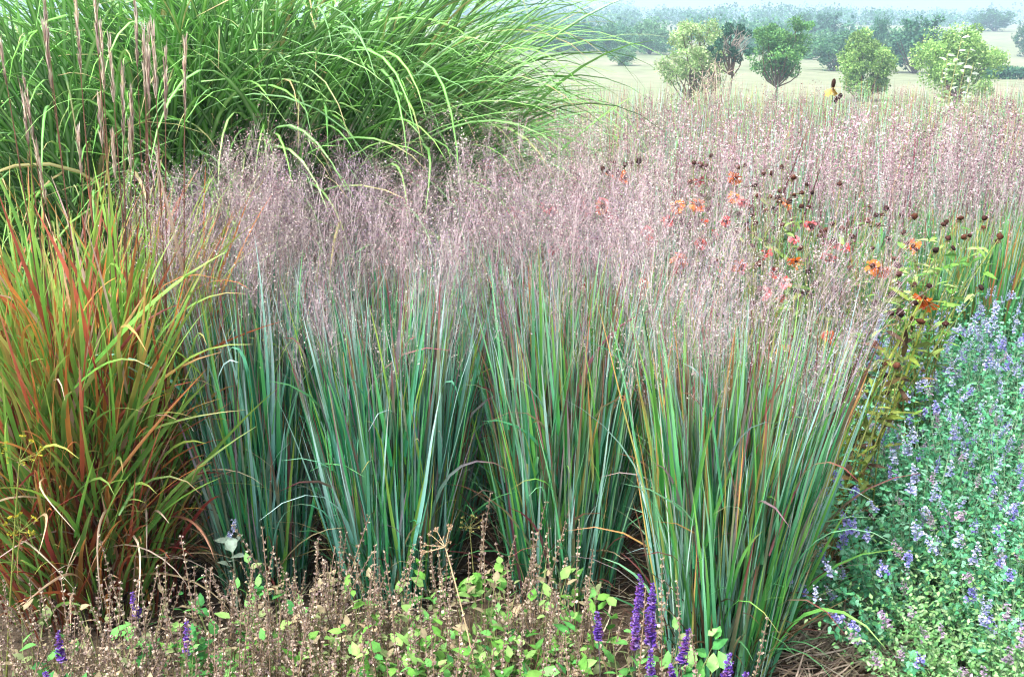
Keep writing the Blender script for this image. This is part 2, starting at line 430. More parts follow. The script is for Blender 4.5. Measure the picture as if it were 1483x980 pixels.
def switch_grass(label, loc, pal, blades, seed, H=1.02, R=.17, nb=900, ncul=130, npan=60, nbl=110, spread=.16, lean=(0, 0), pscale=1.0, K=7, group='blue green switch grasses in the front row'):
    rng = np.random.default_rng(seed)
    t = thing("switch_grass", label, "ornamental grass", (loc[0], loc[1], 0), group)
    link("foliage", foliage_mesh(pal, rng, H, R, nb, ncul, spread, lean, K=K), t, kind='stuff')
    if nbl: place_blades(blades, t, nbl, rng, H, R, spread, lean)
    b, d, az = clump_stems(npan, R, rng, spread * 1.1, lean)
    for i in range(npan):
        th, a = vec_ang(d[i][None])
        q = Matrix.Rotation(float(a[0]), 3, 'Z') @ Matrix.Rotation(float(th[0]), 3, 'Y') @ Matrix.Rotation(rng.random() * 6.28, 3, 'Z')
        link("panicle", PAN[rng.integers(len(PAN))], t, b[i], q.to_euler(), pscale * rng.uniform(.74, 1.08) * H)
    return t


cA = P(385, 850, 0); cB = P(575, 850, 0); cC = P(815, 850, 0); cD = P(1040, 955, 0)
switch_grass("upright blue green switch grass beside the orange and green grass clump", cA, GLAUC, BL_G, 21, H=1.04, R=.13, nb=1200, npan=50, spread=.075, lean=(-.01, 0))
switch_grass("switch grass with the most dark red blade tips, between two greener clumps", cB, GLAUC, BL_G, 22, H=1.02, R=.175, nb=1500, npan=58, nbl=130, spread=.11)
switch_grass("switch grass standing directly behind the tall purple salvia spikes", cC, RUST, BL_R, 23, H=1.04, R=.165, nb=1400, npan=54, nbl=120, spread=.105)
switch_grass("frontmost switch grass leaning over the straw mulch towards the catmint", cD, RUST, BL_R, 24, H=.99, R=.165, nb=1600, npan=60, nbl=140, spread=.125, lean=(.03, .02))
G2 = 'switch grasses in the second row'
for i, (px, d, H, lab) in enumerate([(455, 3.45, 1.02, "dark green switch grass in the gap between the two clumps nearest the orange grass"),
                                     (680, 3.4, 1.02, "green switch grass filling the gap behind the red tipped clump and its neighbour"),
                                     (540, 3.9, 1.0, "switch grass under the drooping tip of the tall green miscanthus"),
                                     (330, 3.5, 1.0, "switch grass half hidden behind the orange grass clump"),
                                     (930, 3.35, 1.0, "switch grass behind the gap beside the frontmost clump"),
                                     (790, 3.9, .98, "switch grass among faded pink red helenium flowers behind the front row")]):
    switch_grass(lab, PD(px, 500, d), GLAUC if i != 4 else RUST, BL_G, 40 + i, H=H, R=.17, nb=600, ncul=90, npan=54, nbl=0, spread=.13, K=5, group=G2)

# ------------------------------------------------------------------ the orange and green grass
PURP_T = [(4.0, hx('#58903c'), hx('#96bc58')), (1.4, hx('#68a044'), hx('#acbc5a')), (1.6, hx('#84984c'), hx('#c08c54')), (1.0, hx('#b98a44'), hx('#cf7448')), (.6, hx('#a8553a'), hx('#b96a55')), (.5, hx('#b79a86'), hx('#c9aaa0'))]
PURP_B = [(3.2, hx('#56843a'), hx('#88a452')), (1.8, hx('#8a6a38'), hx('#d08c4c')), (1.8, hx('#8a4a30'), hx('#b8603f')), (1.0, hx('#6b2f28'), hx('#8f3c35')), (.9, hx('#b8926a'), hx('#d3b595'))]
BL_P = blade_meshes(PURP_T, 22, 7, (.35, .7), (.009, .016), (.05, .45), .3) ; BL_PB = blade_meshes(PURP_B, 22, 8, (.3, .6), (.008, .014), (.4, 1.6), .3)


def purple_grass(loc):
    rng = np.random.default_rng(77)
    t = thing("miscanthus_grass", "bushy grass clump with lime green blades turning orange and rust red", "ornamental grass", (loc[0], loc[1], 0))
    R, H, spread = .26, 1.15, .16; mb = MB()
    n = 110; b, d, az = clump_stems(n, R, rng, spread); th, a = vec_ang(d)
    c0, c1 = pick([(2, hx('#7a4030'), hx('#8a6a3c')), (1, hx('#5a2a24'), hx('#7a3a34')), (1, hx('#6a8a3a'), hx('#7a7a3a'))], n, rng)
    for tw in (0, PI / 2): ribbon(mb, b, th, a, .05, H * (.7 + .3 * rng.random(n)), .006, c0, c1, K=5, tw=tw + 0 * th, wp=(1, 5), rng=rng)
    nb = 1700; b, d, az = clump_stems(nb, R, rng, spread); h = H * .78 * rng.random(nb); base = b + d * h[:, None]
    aa = az + rng.normal(0, 1.0, nb); dv = rng.uniform(.12, .55, nb)
    th2, a2 = vec_ang(d + np.stack([np.sin(dv) * np.cos(aa), np.sin(dv) * np.sin(aa), 0 * dv], -1))
    top = rng.random(nb) < np.clip(h / (H * .5), .1, .92)
    A, B = pick(PURP_T, nb, rng); A2, B2 = pick(PURP_B, nb, rng); A[~top] = A2[~top]; B[~top] = B2[~top]
    L = rng.uniform(.3, .62, nb) * np.where(top, 1, .75)
    bend = np.abs(rng.normal(.12, .16, nb)) + (rng.random(nb) < .12) * rng.uniform(.6, 1.5, nb) + (~top) * rng.uniform(0, .8, nb)
    ribbon(mb, base, th2, a2, bend, L, rng.uniform(.007, .015, nb), A, B, K=8, tw=rng.uniform(-1.1, 1.1, nb), fold=.28, azw=rng.normal(0, .4, nb), p=1.7, wav=.05, zmin=.01, rng=rng, brown=.4)
    m = 130; b, d, az = clump_stems(m, R, rng, spread); az += rng.normal(0, .5, m)                     # curled dead leaves at the foot
    c0, c1 = pick([(2, hx('#a88a66'), hx('#d8c4a6')), (1, hx('#b8a08a'), hx('#e0d0c0')), (1, hx('#8a5a40'), hx('#b08060'))], m, rng)
    ribbon(mb, b + d * (H * .42 * rng.random(m))[:, None], rng.uniform(.3, .9, m), az, rng.uniform(.9, 2.6, m), rng.uniform(.25, .55, m), rng.uniform(.005, .011, m), c0, c1, K=10, tw=rng.uniform(-.8, .8, m), fold=.35, azw=rng.normal(0, .8, m), p=1.2, wav=.08, zmin=.01, rng=rng)
    link("foliage", mb.mesh("foliage", "grass_blade"), t, kind='stuff')
    place_blades(BL_P, t, 130, rng, 1.0, R, spread * 1.1, (0, 0), .85, tilt=(.15, .55)); place_blades(BL_PB, t, 70, rng, 1.0, R, spread * 1.2, (0, 0), .35, tilt=(.2, .7))
    for i in range(56):                                                                                  # long blades sweeping out sideways
        az = rng.normal(-.1, .45); q = Matrix.Rotation(az, 3, 'Z') @ Matrix.Rotation(rng.uniform(.5, .95), 3, 'Y') @ Matrix.Rotation(rng.normal(0, .7), 3, 'Z')
        link('blade', (BL_P if i % 3 == 0 else BL_PB)[rng.integers(22)], t, (.16 + .1 * rng.random(), rng.normal(-.08, .14), rng.uniform(.15, .85)), q.to_euler(), rng.uniform(.85, 1.15))
    # flowering stems with narrow seed plumes
    def plume(seed):
        r = np.random.default_rng(seed); mb = MB(); h = 1.55; l = r.uniform(.16, .26)
        k = 8; base = np.zeros((1, 3))
        A = np.array([hx('#6b3a34')]); B = np.array([hx('#8a6a5a')])
        for tw in (0, PI / 2): ribbon(mb, base, 0, 1.0, .04, h + l * .8, 0.0040, A, B, K=6, tw=np.array([tw]), wp=(1, 8), rng=r)
        n = 60; u = r.random(n); z = h + u * l * .8; az = r.random(n) * 6.28
        C0, C1 = pick([(3, hx('#b09c88'), hx('#d0c2b2')), (1.4, hx('#80645c'), hx('#a08a80')), (1.2, hx('#b0a08c'), hx('#d0c6b6'))], n, r)
        ba = np.stack([.002 * np.cos(az) + .045 * (z / h) ** 2 * .5 * math.cos(1.0), .002 * np.sin(az) + .0225 * (z / h) ** 2 * math.sin(1.0), z], -1)
        ribbon(mb, ba, r.uniform(.02, .16, n), az, r.normal(0, .1, n), r.uniform(.025, .055, n), r.uniform(.002, .0038, n), C0, C1, K=3, tw=r.uniform(-1, 1, n), wp=(.8, 4), rng=r)
        return mb.mesh("seed_stem", "dry_straw")
    PL = [plume(300 + i) for i in range(7)]
    # where the plumes stand in the clump: lines of sight of the plume tips, at the clump's own distance
    for px, py in [(8, 10), (72, 5), (92, -10), (118, -40), (136, 20), (160, 40), (183, -20), (200, 25), (210, 30), (218, 50), (236, 60), (262, 55), (14, 115), (33, 105), (68, 205), (100, 165), (188, 105), (205, 25), (160, 95), (46, -60), (225, 20), (125, 110), (244, 215), (152, 165), (176, 150)]:
        y = loc[1] + rng.uniform(-.12, .2); tip = PD(px, py, y) - np.array([loc[0], loc[1], 0]); bx = tip[0] * .62 + rng.normal(0, .02)
        v = tip - np.array([bx, (y - loc[1]) * .7, 0]); ln = np.linalg.norm(v); th, a = vec_ang(v[None])
        q = Matrix.Rotation(float(a[0]), 3, 'Z') @ Matrix.Rotation(float(th[0]), 3, 'Y') @ Matrix.Rotation(rng.random() * 6.28, 3, 'Z')
        link("seed_stem", PL[rng.integers(7)], t, (bx, (y - loc[1]) * .7, 0), q.to_euler(), (1, 1, ln / 1.76))
    return t


LOCP = P(140, 862, 0); purple_grass(LOCP)

# ------------------------------------------------------------------ the tall green miscanthus
MISC = [(4, hx('#225f14'), hx('#529c1c')), (2.6, hx('#2c7018'), hx('#6cb028')), (.8, hx('#44863a'), hx('#94c668')), (2.6, hx('#184818'), hx('#367824')), (.25, hx('#8a7a45'), hx('#b59a62'))]
BL_M = blade_meshes(MISC, 20, 9, (1.0, 1.6), (.014, .021), (.8, 1.9), .25, midrib=hx('#cfe2c0'))


for m_ in BL_M: m_.materials[0] = MATS['broad_grass']


def miscanthus(label, loc, seed, H, R, nb, spread, lean, nbl):
    rng = np.random.default_rng(seed)
    t = thing("miscanthus_grass", label, "ornamental grass", (loc[0], loc[1], 0), 'tall green miscanthus clumps')
    mb = MB(); n = 150; b, d, az = clump_stems(n, R, rng, spread, lean); th, a = vec_ang(d)
    c0, c1 = pick([(2, hx('#5a8a45'), hx('#86a860')), (1, hx('#8a8a5a'), hx('#a8a872'))], n, rng)
    for tw in (0, PI / 2): ribbon(mb, b, th, a, .1, H * (.6 + .4 * rng.random(n)), .008, c0, c1, K=5, tw=tw + 0 * th, wp=(1, 5), rng=rng)
    b, d, az = clump_stems(nb, R, rng, spread, lean); h = H * .8 * rng.random(nb); base = b + d * h[:, None]
    aa = az + rng.normal(0, .9, nb); dv = rng.uniform(.1, .5, nb)
    aa = np.arctan2(np.sin(aa) + 2 * lean[1], np.cos(aa) + 7 * lean[0])
    th2, a2 = vec_ang(d + np.stack([np.sin(dv) * np.cos(aa) + lean[0] * .6, np.sin(dv) * np.sin(aa), 0 * dv], -1))
    c0, c1 = pick(MISC, nb, rng)
    ribbon(mb, base, th2, a2, rng.uniform(.6, 2.4, nb), rng.uniform(.6, 1.4, nb), rng.uniform(.012, .021, nb), c0, c1, K=11, tw=rng.uniform(-.7, .7, nb), fold=.25, midrib=hx('#cfe2c0'), azw=rng.normal(0, .35, nb), p=1.6, wav=.03, zmin=.02, rng=rng, brown=.15)
    link("foliage", mb.mesh("foliage", "broad_grass"), t, kind='stuff')
    place_blades(BL_M, t, nbl, rng, 1.0, R, spread * 1.2, lean, 1.2, tilt=(.15, .5))
    return t


miscanthus("tall lush green miscanthus arching its blades out over the pink haze", (-1.08, 4.6), 61, 1.75, .45, 2700, .28, (.10, -.05), 130)
miscanthus("tall green miscanthus behind the beige seed stems of the orange grass", (-1.75, 4.5), 62, 1.8, .45, 2400, .30, (.03, -.05), 110)
miscanthus("dense dark green miscanthus between the two arching clumps", (-1.15, 5.0), 63, 2.0, .5, 2200, .28, (.02, 0), 40)

# ------------------------------------------------------------------ heleniums: flowers and dark seed heads
def cone_mesh(seed, spent=True):
    rng = np.random.default_rng(seed); mb = MB(); v, t = ball(rng, .16)
    c = np.array([hx('#3a211b'), hx('#4a2a1c'), hx('#2c1a18')])[seed % 3]
    mb.add(v * np.array([1, 1, .85]) * .0130 + [0, 0, .004], c * (.7 + .6 * rng.random((len(v), 1))), tris=t)
    n = 12; a = np.arange(n) * 2 * PI / n; d = np.stack([np.cos(a), np.sin(a), -.7 + .3 * rng.standard_normal(n)], -1)
    stamp(mb, *LEAF_N[:3], frames(d, size=.011 + .006 * rng.random(n)), np.tile([0, 0, -.004], (n, 1)) + d * .004, np.tile(hx('#5d5038'), (n, 1)), LEAF_N[3])
    return mb.mesh("seed_head", "seed_cone")


PET = (np.array([(-.08, 0, 0), (.08, 0, 0), (-.26, .55, .03), (.26, .55, .03), (-.34, .95, -.02), (-.12, 1.02, .05), (.0, .88, .05), (.12, 1.04, .05), (.34, .93, -.02)], float),
       np.array([(0, 1, 3, 2)]), np.array([(2, 6, 5), (2, 5, 4), (2, 3, 6), (3, 7, 6), (3, 8, 7)]), [.75, .75, 1, 1, 1.1, 1.1, 1, 1.1, 1.1])


def flower_mesh(seed, cols):
    rng = np.random.default_rng(seed); mb = MB(); v, t = ball(rng, .06)
    mb.add(v * np.array([1, 1, .8]) * .0130 + [0, 0, .006], hx('#4a2a18') * (.7 + .7 * rng.random((len(v), 1))), tris=t)
    n = 13; a = np.arange(n) * 2 * PI / n + .1 * rng.standard_normal(n); dz = -.35 + .35 * rng.standard_normal(n)
    d = np.stack([np.cos(a), np.sin(a), dz], -1); c = np.array(cols)[rng.integers(0, len(cols), n)] * (.85 + .3 * rng.random((n, 1)))
    stamp(mb, *PET[:3], frames(d, roll=.3 * rng.standard_normal(n), size=.027 + .007 * rng.random(n)), d * .007, c, PET[3])
    return mb.mesh("flower", "petal")


CONES = [cone_mesh(i) for i in range(6)]
FL = {'o': [flower_mesh(10 + i, [hx('#d8702c'), hx('#c8582a'), hx('#e08838')]) for i in range(3)],
      'r': [flower_mesh(20 + i, [hx('#b8362c'), hx('#c84830'), hx('#a42c2c')]) for i in range(3)],
      'p': [flower_mesh(30 + i, [hx('#e8707a'), hx('#e05a62'), hx('#ee8a80')]) for i in range(3)]}
HELG = 'heleniums going to seed behind the switch grasses'


def hel_y(py): return float(np.interp(py, [225, 300, 400, 550], [4.7, 4.05, 3.45, 2.95]))


def helenium(label, base, flowers, cones, seed, lean=(0, 0), nleaf=160, pal=None, y=None):
    rng = np.random.default_rng(seed); t = thing("helenium", label, "flowering plant", (base[0], base[1], 0), HELG)
    stems = MB(); leaves = MB(); b3 = np.array([base[0], base[1], 0]); heads = []
    own = lambda s: abs(s[0] - (741.5 + base[0] / base[1] * FPX * 1.0)) < 60 and seed in (501, 502, 503, 505, 506)
    for px, py, k in list(flowers) + [s for s in SCAT if own(s)]: heads.append((px, py, k))
    for px, py in list(cones) + [s for s in SCON if own(s)]: heads.append((px, py, 'c'))
    pal = pal or [hx('#5f7f40'), hx('#74924c'), hx('#4f7040'), hx('#868f58'), hx('#6a7050')]
    tips = []
    for px, py, k in heads:
        yy = (y or hel_y(py)) + rng.normal(0, .06); tip = PD(px, py, yy) - b3
        b0 = np.array([rng.normal(0, .07), rng.normal(0, .07), 0]); tips.append((b0, tip))
        ln = stemline(b0, tip, K=9, rng=rng, wob=.03, bow=(tip[0] * -.12, 0))
        c = np.linspace(hx('#7a5a3a'), hx('#76874a'), 9) if rng.random() < .6 else np.linspace(hx('#6a7a40'), hx('#8a8f50'), 9)
        thick = 2.4 if (y and k == 'o') else 1.0; tube(stems, ln, np.linspace(.0035, .0014, 9) * thick, c if thick == 1 else np.linspace(hx('#7f8a34'), hx('#94a048'), 9), 5)
        dr = ln[-1] - ln[-2]; th, a = vec_ang((nrmz(dr) + .35 * rng.standard_normal(3))[None])
        q = Matrix.Rotation(float(a[0]), 3, 'Z') @ Matrix.Rotation(float(th[0]) + (.45 if k != 'c' else 0), 3, 'Y') @ Matrix.Rotation(rng.random() * 6, 3, 'Z')
        if k == 'c': f_ = rng.uniform(.62, 1.05); link("seed_head", CONES[rng.integers(6)], t, tip, q.to_euler(), (f_, f_ * rng.uniform(.85, 1.1), f_ * rng.uniform(.75, 1.35)))
        else: link("flower", FL[k][rng.integers(3)], t, tip, q.to_euler(), rng.uniform(.9, 1.15) * (.82 if k == 'o' else .62))
    n = nleaf; ii = rng.integers(0, len(tips), n); f = rng.uniform(.25, .97, n)[:, None]
    B0 = np.array([a for a, b in tips])[ii]; T0 = np.array([b for a, b in tips])[ii]
    p = B0 * (1 - f) + T0 * f; p[:, :1] += np.sin(f * PI) * T0[:, :1] * -.12; p += .015 * rng.standard_normal((n, 3))
    d = rand_dirs(n, rng); d[:, 2] = d[:, 2] * .5 + .35
    c = np.array(pal)[rng.integers(0, len(pal), n)] * (.8 + .4 * rng.random((n, 1)))
    stamp(leaves, *LEAF_N[:3], frames(d, roll=.5 * rng.standard_normal(n), size=rng.uniform(.045, .095, n)), p, c, LEAF_N[3])
    link("stem", stems.mesh("stem", "soft_leaf"), t, kind='stuff'); link("foliage", leaves.mesh("foliage", "soft_leaf"), t, kind='stuff')
    return t


_r = np.random.default_rng(99)
SCAT = [(float(_r.uniform(640, 1240)), float(_r.uniform(245, 430)), 'rpro'[_r.integers(4)]) for _ in range(34)]
SCAT = [s for s in SCAT if s[1] > 240 + max(0, s[0] - 1000) * .35]
SCON = [(float(x), float(300 + (x - 880) * .22 + _r.normal(0, 38))) for x in _r.uniform(880, 1300, 46)]


def gb(px, y): v = PD(px, 490, y); return (v[0], y)


helenium("helenium with faded pink red flowers veiled by the grass panicles above the red tipped clump", gb(745, 4.2),
         [(740, 303, 'p'), (752, 312, 'p'), (790, 300, 'p'), (800, 306, 'p'), (655, 290, 'r'), (700, 240, 'o'), (705, 236, 'o')], [(720, 305), (765, 318), (805, 300), (690, 262)], 501)
helenium("helenium with brown orange petals and dark seed heads below the green miscanthus tip", gb(880, 4.5),
         [(898, 253, 'o'), (905, 258, 'o'), (840, 296, 'p'), (848, 306, 'p'), (880, 312, 'r'), (888, 320, 'r'), (872, 300, 'o')], [(890, 236), (905, 240), (915, 237), (925, 235), (882, 250), (912, 292), (836, 262), (930, 300), (895, 250), (872, 245)], 502)
helenium("helenium with a row of dark seed heads and small red flowers amid the pink haze", gb(1010, 4.3),
         [(1012, 262, 'r'), (1018, 322, 'r'), (1050, 320, 'r'), (1065, 258, 'o'), (936, 336, 'p')],
         [(1005, 237), (1015, 240), (1022, 241), (1030, 226), (1068, 243), (1078, 240), (1012, 283), (1020, 284), (978, 320), (986, 300), (1000, 265), (925, 316), (1082, 333), (950, 250), (1040, 298)], 503)
helenium("helenium with bare dark seed heads standing up against the pale switch grass drift", gb(1120, 4.1),
         [(1140, 295, 'o')],
         [(1132, 243), (1118, 252), (1148, 258), (1168, 268), (1093, 270), (1130, 278), (1097, 284), (1106, 252), (1150, 283), (1125, 286), (1110, 305), (1130, 320), (1133, 326), (1160, 300), (1085, 300), (1143, 291), (1120, 302), (1172, 300), (1176, 280)], 504)
helenium("helenium with scattered red flowers in the haze above the frontmost switch grass", gb(1110, 3.45),
         [(1070, 384, 'o'), (1076, 390, 'r'), (1122, 394, 'r'), (1130, 404, 'r'), (1136, 410, 'p'), (1132, 430, 'p'), (1207, 490, 'o'), (1200, 486, 'r'), (1138, 512, 'o')],
         [(1165, 425), (1170, 395), (1100, 420), (1085, 350), (1115, 350), (1172, 426), (1146, 490), (1090, 440), (1180, 412), (1160, 360)], 505, nleaf=220)
helenium("helenium with two red flowers side by side beneath paired black seed heads", gb(1210, 3.75),
         [(1200, 352, 'r'), (1212, 355, 'r'), (1195, 368, 'r'), (1204, 374, 'r'), (1150, 345, 'p')],
         [(1205, 325), (1220, 332), (1190, 336), (1192, 343), (1235, 343), (1230, 353), (1196, 334), (1175, 330), (1260, 300), (1283, 303), (1268, 312), (1277, 312), (1258, 320), (1272, 326), (1305, 312), (1323, 314), (1310, 337)], 506)
helenium("helenium carrying the large bright orange flower between green grass and catmint", gb(1330, 3.6),
         [(1316, 353, 'o'), (1324, 357, 'o'), (1264, 385, 'o'), (1276, 391, 'o')],
         [(1355, 363), (1373, 346), (1397, 344), (1404, 342), (1380, 360), (1391, 317), (1425, 317), (1370, 322), (1366, 326), (1444, 350), (1448, 344), (1327, 362), (1295, 375), (1424, 330), (1300, 386), (1302, 397), (1303, 412), (1305, 425)], 507, nleaf=380,
         pal=[hx('#64943e'), hx('#7fac50'), hx('#527f3c'), hx('#94a868')])
helenium("leaning helenium with thick olive stem and withered leaves over the catmint", gb(1238, 2.85),
         [(1336, 432, 'o'), (1344, 438, 'o')], [(1323, 412), (1345, 415), (1420, 417), (1291, 455), (1303, 455), (1320, 462), (1333, 467), (1368, 470), (1282, 545), (1281, 528), (1252, 520), (1265, 500), (1240, 490), (1325, 440), (1285, 570), (1300, 530)], 508, nleaf=240, y=3.0,
         pal=[hx('#6f8034'), hx('#6b5a38'), hx('#4a3a2c'), hx('#808c44'), hx('#64743a')])

# ------------------------------------------------------------------ catmint
CATL = [hx('#4a8c66'), hx('#5e9e76'), hx('#3c7c56'), hx('#76aa8a'), hx('#569460')]
CATY = [hx('#6ea05e'), hx('#86b270'), hx('#5c945a'), hx('#98b684'), hx('#7aa274')]


def cat_mesh(seed, pal, R=.36, H=.42, ns=210, ls=(.015, .031)):
    rng = np.random.default_rng(seed); mb = MB()
    n = ns; ph = rng.random(n) * 2 * PI; u = np.sqrt(rng.random(n)); base = np.stack([.12 * u * np.cos(ph), .12 * u * np.sin(ph), 0 * u], -1)
    th = .15 + 1.1 * u + .1 * rng.standard_normal(n); L = (.42 + .16 * u) * rng.uniform(.75, 1.1, n) * H / .42
    c0 = np.tile(hx('#7d9a7a'), (n, 1))
    pts, dd = ribbon(mb, base, th, ph, -.55 * u, L, .003, c0, c0, K=14, zmin=.012, wp=(1, 6), rng=rng)
    tips = pts[:, -1]; tdir = dd[:, -1]
    for k in range(3, 15):
        for sgn in (-1, 1, 0):
            m = rng.random(n) < (.95 if sgn else .55)
            p = pts[m, k] + .004 * rng.standard_normal((m.sum(), 3)); q = m.sum()
            h = np.stack([-np.sin(ph[m]), np.cos(ph[m]), 0 * ph[m]], -1); v = np.cross(dd[m, k], h); al = k * 1.57 + .4 * rng.standard_normal(q)
            dirs = (np.cos(al)[:, None] * h + np.sin(al)[:, None] * v) * (sgn if sgn else .4) + .5 * dd[m, k] + .25 * rng.standard_normal((q, 3)); dirs[:, 2] -= .1
            col = np.array(pal)[rng.integers(0, len(pal), q)] * (.8 + .4 * rng.random((q, 1)))
            stamp(mb, *LEAF[:3], frames(dirs, roll=.4 * rng.standard_normal(q), size=rng.uniform(*ls, q) * (1.15 - .03 * k)), p, col, LEAF[3])
    return mb.mesh("foliage", "soft_leaf"), tips, tdir


def catspike(seed, cols, L=.052, n=28):
    rng = np.random.default_rng(seed); mb = MB()
    tube(mb, [(0, 0, 0), (.002, 0, L * .5), (0, .002, L)], [.0013, .001, .0006], hx('#8a9a8a'), 4)
    w = np.repeat(np.linspace(.08, 1, 8), n // 8 + 1)[:n]; a = rng.random(n) * 6.28
    d = np.stack([np.cos(a), np.sin(a), .35 + .4 * rng.random(n)], -1); p = np.stack([0 * w, 0 * w, w * L], -1) + .003 * rng.standard_normal((n, 3))
    c = np.array(cols)[rng.integers(0, len(cols), n)] * (.85 + .3 * rng.random((n, 1)))
    stamp(mb, *FLORET[:3], frames(d, roll=.3 * rng.standard_normal(n), size=rng.uniform(.0065, .0105, n) * (1.25 - .6 * w)), p, c, FLORET[3])
    return mb.mesh("flower_spike", "petal")


LAV = [hx('#a4a6d2'), hx('#b4b8dc'), hx('#9092c6'), hx('#c6cadc'), hx('#9aaab4')]
VIO = [hx('#807ec0'), hx('#9492cc'), hx('#6c68ae'), hx('#aaa8ce')]
PNK = [hx('#a48ca4'), hx('#947fa0'), hx('#a896a2'), hx('#8c8a8c')]
SPK = {'l': [catspike(600 + i, LAV) for i in range(4)], 'v': [catspike(610 + i, VIO, .055, 32) for i in range(4)], 'p': [catspike(620 + i, PNK, .048, 20) for i in range(4)]}
CATM = [cat_mesh(631, CATL), cat_mesh(632, CATL), cat_mesh(633, CATY, H=.36, ls=(.012, .024)), cat_mesh(634, CATL, ns=180)]


def catmint(label, loc, var, kinds, share, seed, sc=1.0):
    rng = np.random.default_rng(seed); rz = rng.random() * 6.28
    t = thing("catmint", label, "flowering plant", (loc[0], loc[1], 0), 'catmint mounds along the straw path', rz)
    me, tips, td = CATM[var]; link("foliage", me, t, (0, 0, 0), (0, 0, 0), sc, 'stuff')
    for i in range(len(tips)):
        if rng.random() > share: continue
        k = kinds[rng.integers(len(kinds))]
        d = nrmz(td[i] + np.array([0, 0, .5]) + .25 * rng.standard_normal(3)); th, a = vec_ang(d[None])
        q = Matrix.Rotation(float(a[0]), 3, 'Z') @ Matrix.Rotation(float(th[0]), 3, 'Y') @ Matrix.Rotation(rng.random() * 6, 3, 'Z')
        link("flower_spike", SPK[k][rng.integers(4)], t, tips[i] * sc, q.to_euler(), rng.uniform(.75, 1.2))
    return t


for lab, (px, py), var, kinds, share, sc in [
    ("catmint mound spilling violet blue flowers onto the straw mulch", (1328, 788), 0, "vvl", .5, 1.05),
    ("catmint mound with few flowers right beside the frontmost switch grass", (1325, 690), 1, "ll", .26, .95),
    ("grey green catmint mound in the middle of the bed below the lavender patch", (1400, 715), 3, "lp", .2, 1.05),
    ("catmint mound with the densest lavender flower patch", (1395, 590), 1, "lv", .85, 1.1),
    ("catmint mound under the withered leaning helenium", (1310, 575), 0, "l", .6, 1.05),
    ("pale lavender catmint mound at the far end of the bed, beneath the rust tinted grass", (1455, 500), 1, "ll", .85, 1.15),
    ("small pale catmint mound at the back below the leafy green helenium", (1360, 495), 3, "l", .7, 1.0),
    ("catmint mound at the edge of the picture between pale and lavender mounds", (1495, 640), 0, "lp", .22, 1.15),
    ("catmint mound with mixed pink flowers behind the yellowish front mound", (1490, 780), 1, "lp", .2, 1.05),
    ("pale yellowish green catmint mound with faded pink flowers, lowest in the bed", (1475, 945), 2, "p", .25, .9),
    ("yellow green catmint mound cut off by the bottom corner of the picture", (1510, 890), 2, "pl", .28, 1.05)]:
    catmint(lab, P(px, py, .22 * sc), var, kinds, share, 700 + px, sc)

# ------------------------------------------------------------------ salvias gone to seed along the front
def seedspike(seed, cols, L=.20, H=.40):
    rng = np.random.default_rng(seed); mb = MB(); bx, by = .02 * rng.standard_normal(2)
    ln = np.array([(bx * s * s, by * s * s, H * s) for s in np.linspace(0, 1, 8)]); tube(mb, ln, np.linspace(.0019, .0009, 8), np.linspace(hx('#7a6a4c'), hx('#8a7262'), 8), 4)
    nw = 13; per = 8; w = np.repeat(np.linspace(0, 1, nw), per); n = len(w); z = H - L + w * L; a = rng.random(n) * 6.28; s = z / H
    p = np.stack([bx * s * s, by * s * s, z], -1) + .0015 * rng.standard_normal((n, 3)); d = np.stack([np.cos(a), np.sin(a), .3 + .5 * rng.random(n)], -1)
    c = np.array(cols)[rng.integers(0, len(cols), n)] * (.8 + .4 * rng.random((n, 1))); k = rng.random(n) < rng.uniform(.55, .95)
    tv = DIA[0] * np.array([1.6, 1, 1.]); stamp(mb, tv, DIA[1], None, frames(d, None, rng.random(n) * 6, rng.uniform(.0050, .0095, n) * (1.15 - .5 * w))[k], p[k], c[k])
    return mb.mesh("seed_spike", "dry_straw")


def purplespike(seed, L=.10, H=.42):
    rng = np.random.default_rng(seed); mb = MB(); bx, by = .012 * rng.standard_normal(2)
    ln = np.array([(bx * s * s, by * s * s, H * s) for s in np.linspace(0, 1, 7)]); tube(mb, ln, np.linspace(.002, .001, 7), np.linspace(hx('#6a7a44'), hx('#6a4a78'), 7), 5)
    n = 110; w = np.repeat(np.linspace(0, 1, 10), 11); z = H - L + w * L; s = z / H; a = rng.random(n) * 6.28
    p = np.stack([bx * s * s, by * s * s, z], -1) + .0015 * rng.standard_normal((n, 3)); d = np.stack([np.cos(a), np.sin(a), .5 + .5 * rng.random(n)], -1)
    cols = np.array([hx('#6040a0'), hx('#7854b4'), hx('#4c2e84'), hx('#9880bc'), hx('#74487c'), hx('#86749a')]); c = cols[rng.integers(0, 5, n)] * (.85 + .3 * rng.random((n, 1)))
    stamp(mb, *FLORET[:3], frames(d, roll=.3 * rng.standard_normal(n), size=rng.uniform(.0085, .0130, n) * (1.15 - .65 * w)), p, c, FLORET[3])
    return mb.mesh("flower_spike", "petal")


BRN = [hx('#86786a'), hx('#9c8c7e'), hx('#6f6052'), hx('#b4a494'), hx('#84706e'), hx('#868062')]
SSP = [seedspike(800 + i, BRN, L=.13 + .02 * (i % 4), H=.31 + .035 * (i % 4)) for i in range(10)]
PSP = [purplespike(820 + i, L=.075 + .01 * (i % 4)) for i in range(6)]
SGR = [hx('#4c8a46'), hx('#62a052'), hx('#3c7a40'), hx('#78aa60')]; SLIME = [hx('#588c3a'), hx('#6e9e48'), hx('#487a36'), hx('#7ea65a')]; SDRY = [hx('#8f8468'), hx('#7a8a5a'), hx('#a89478'), hx('#6f7a54')]


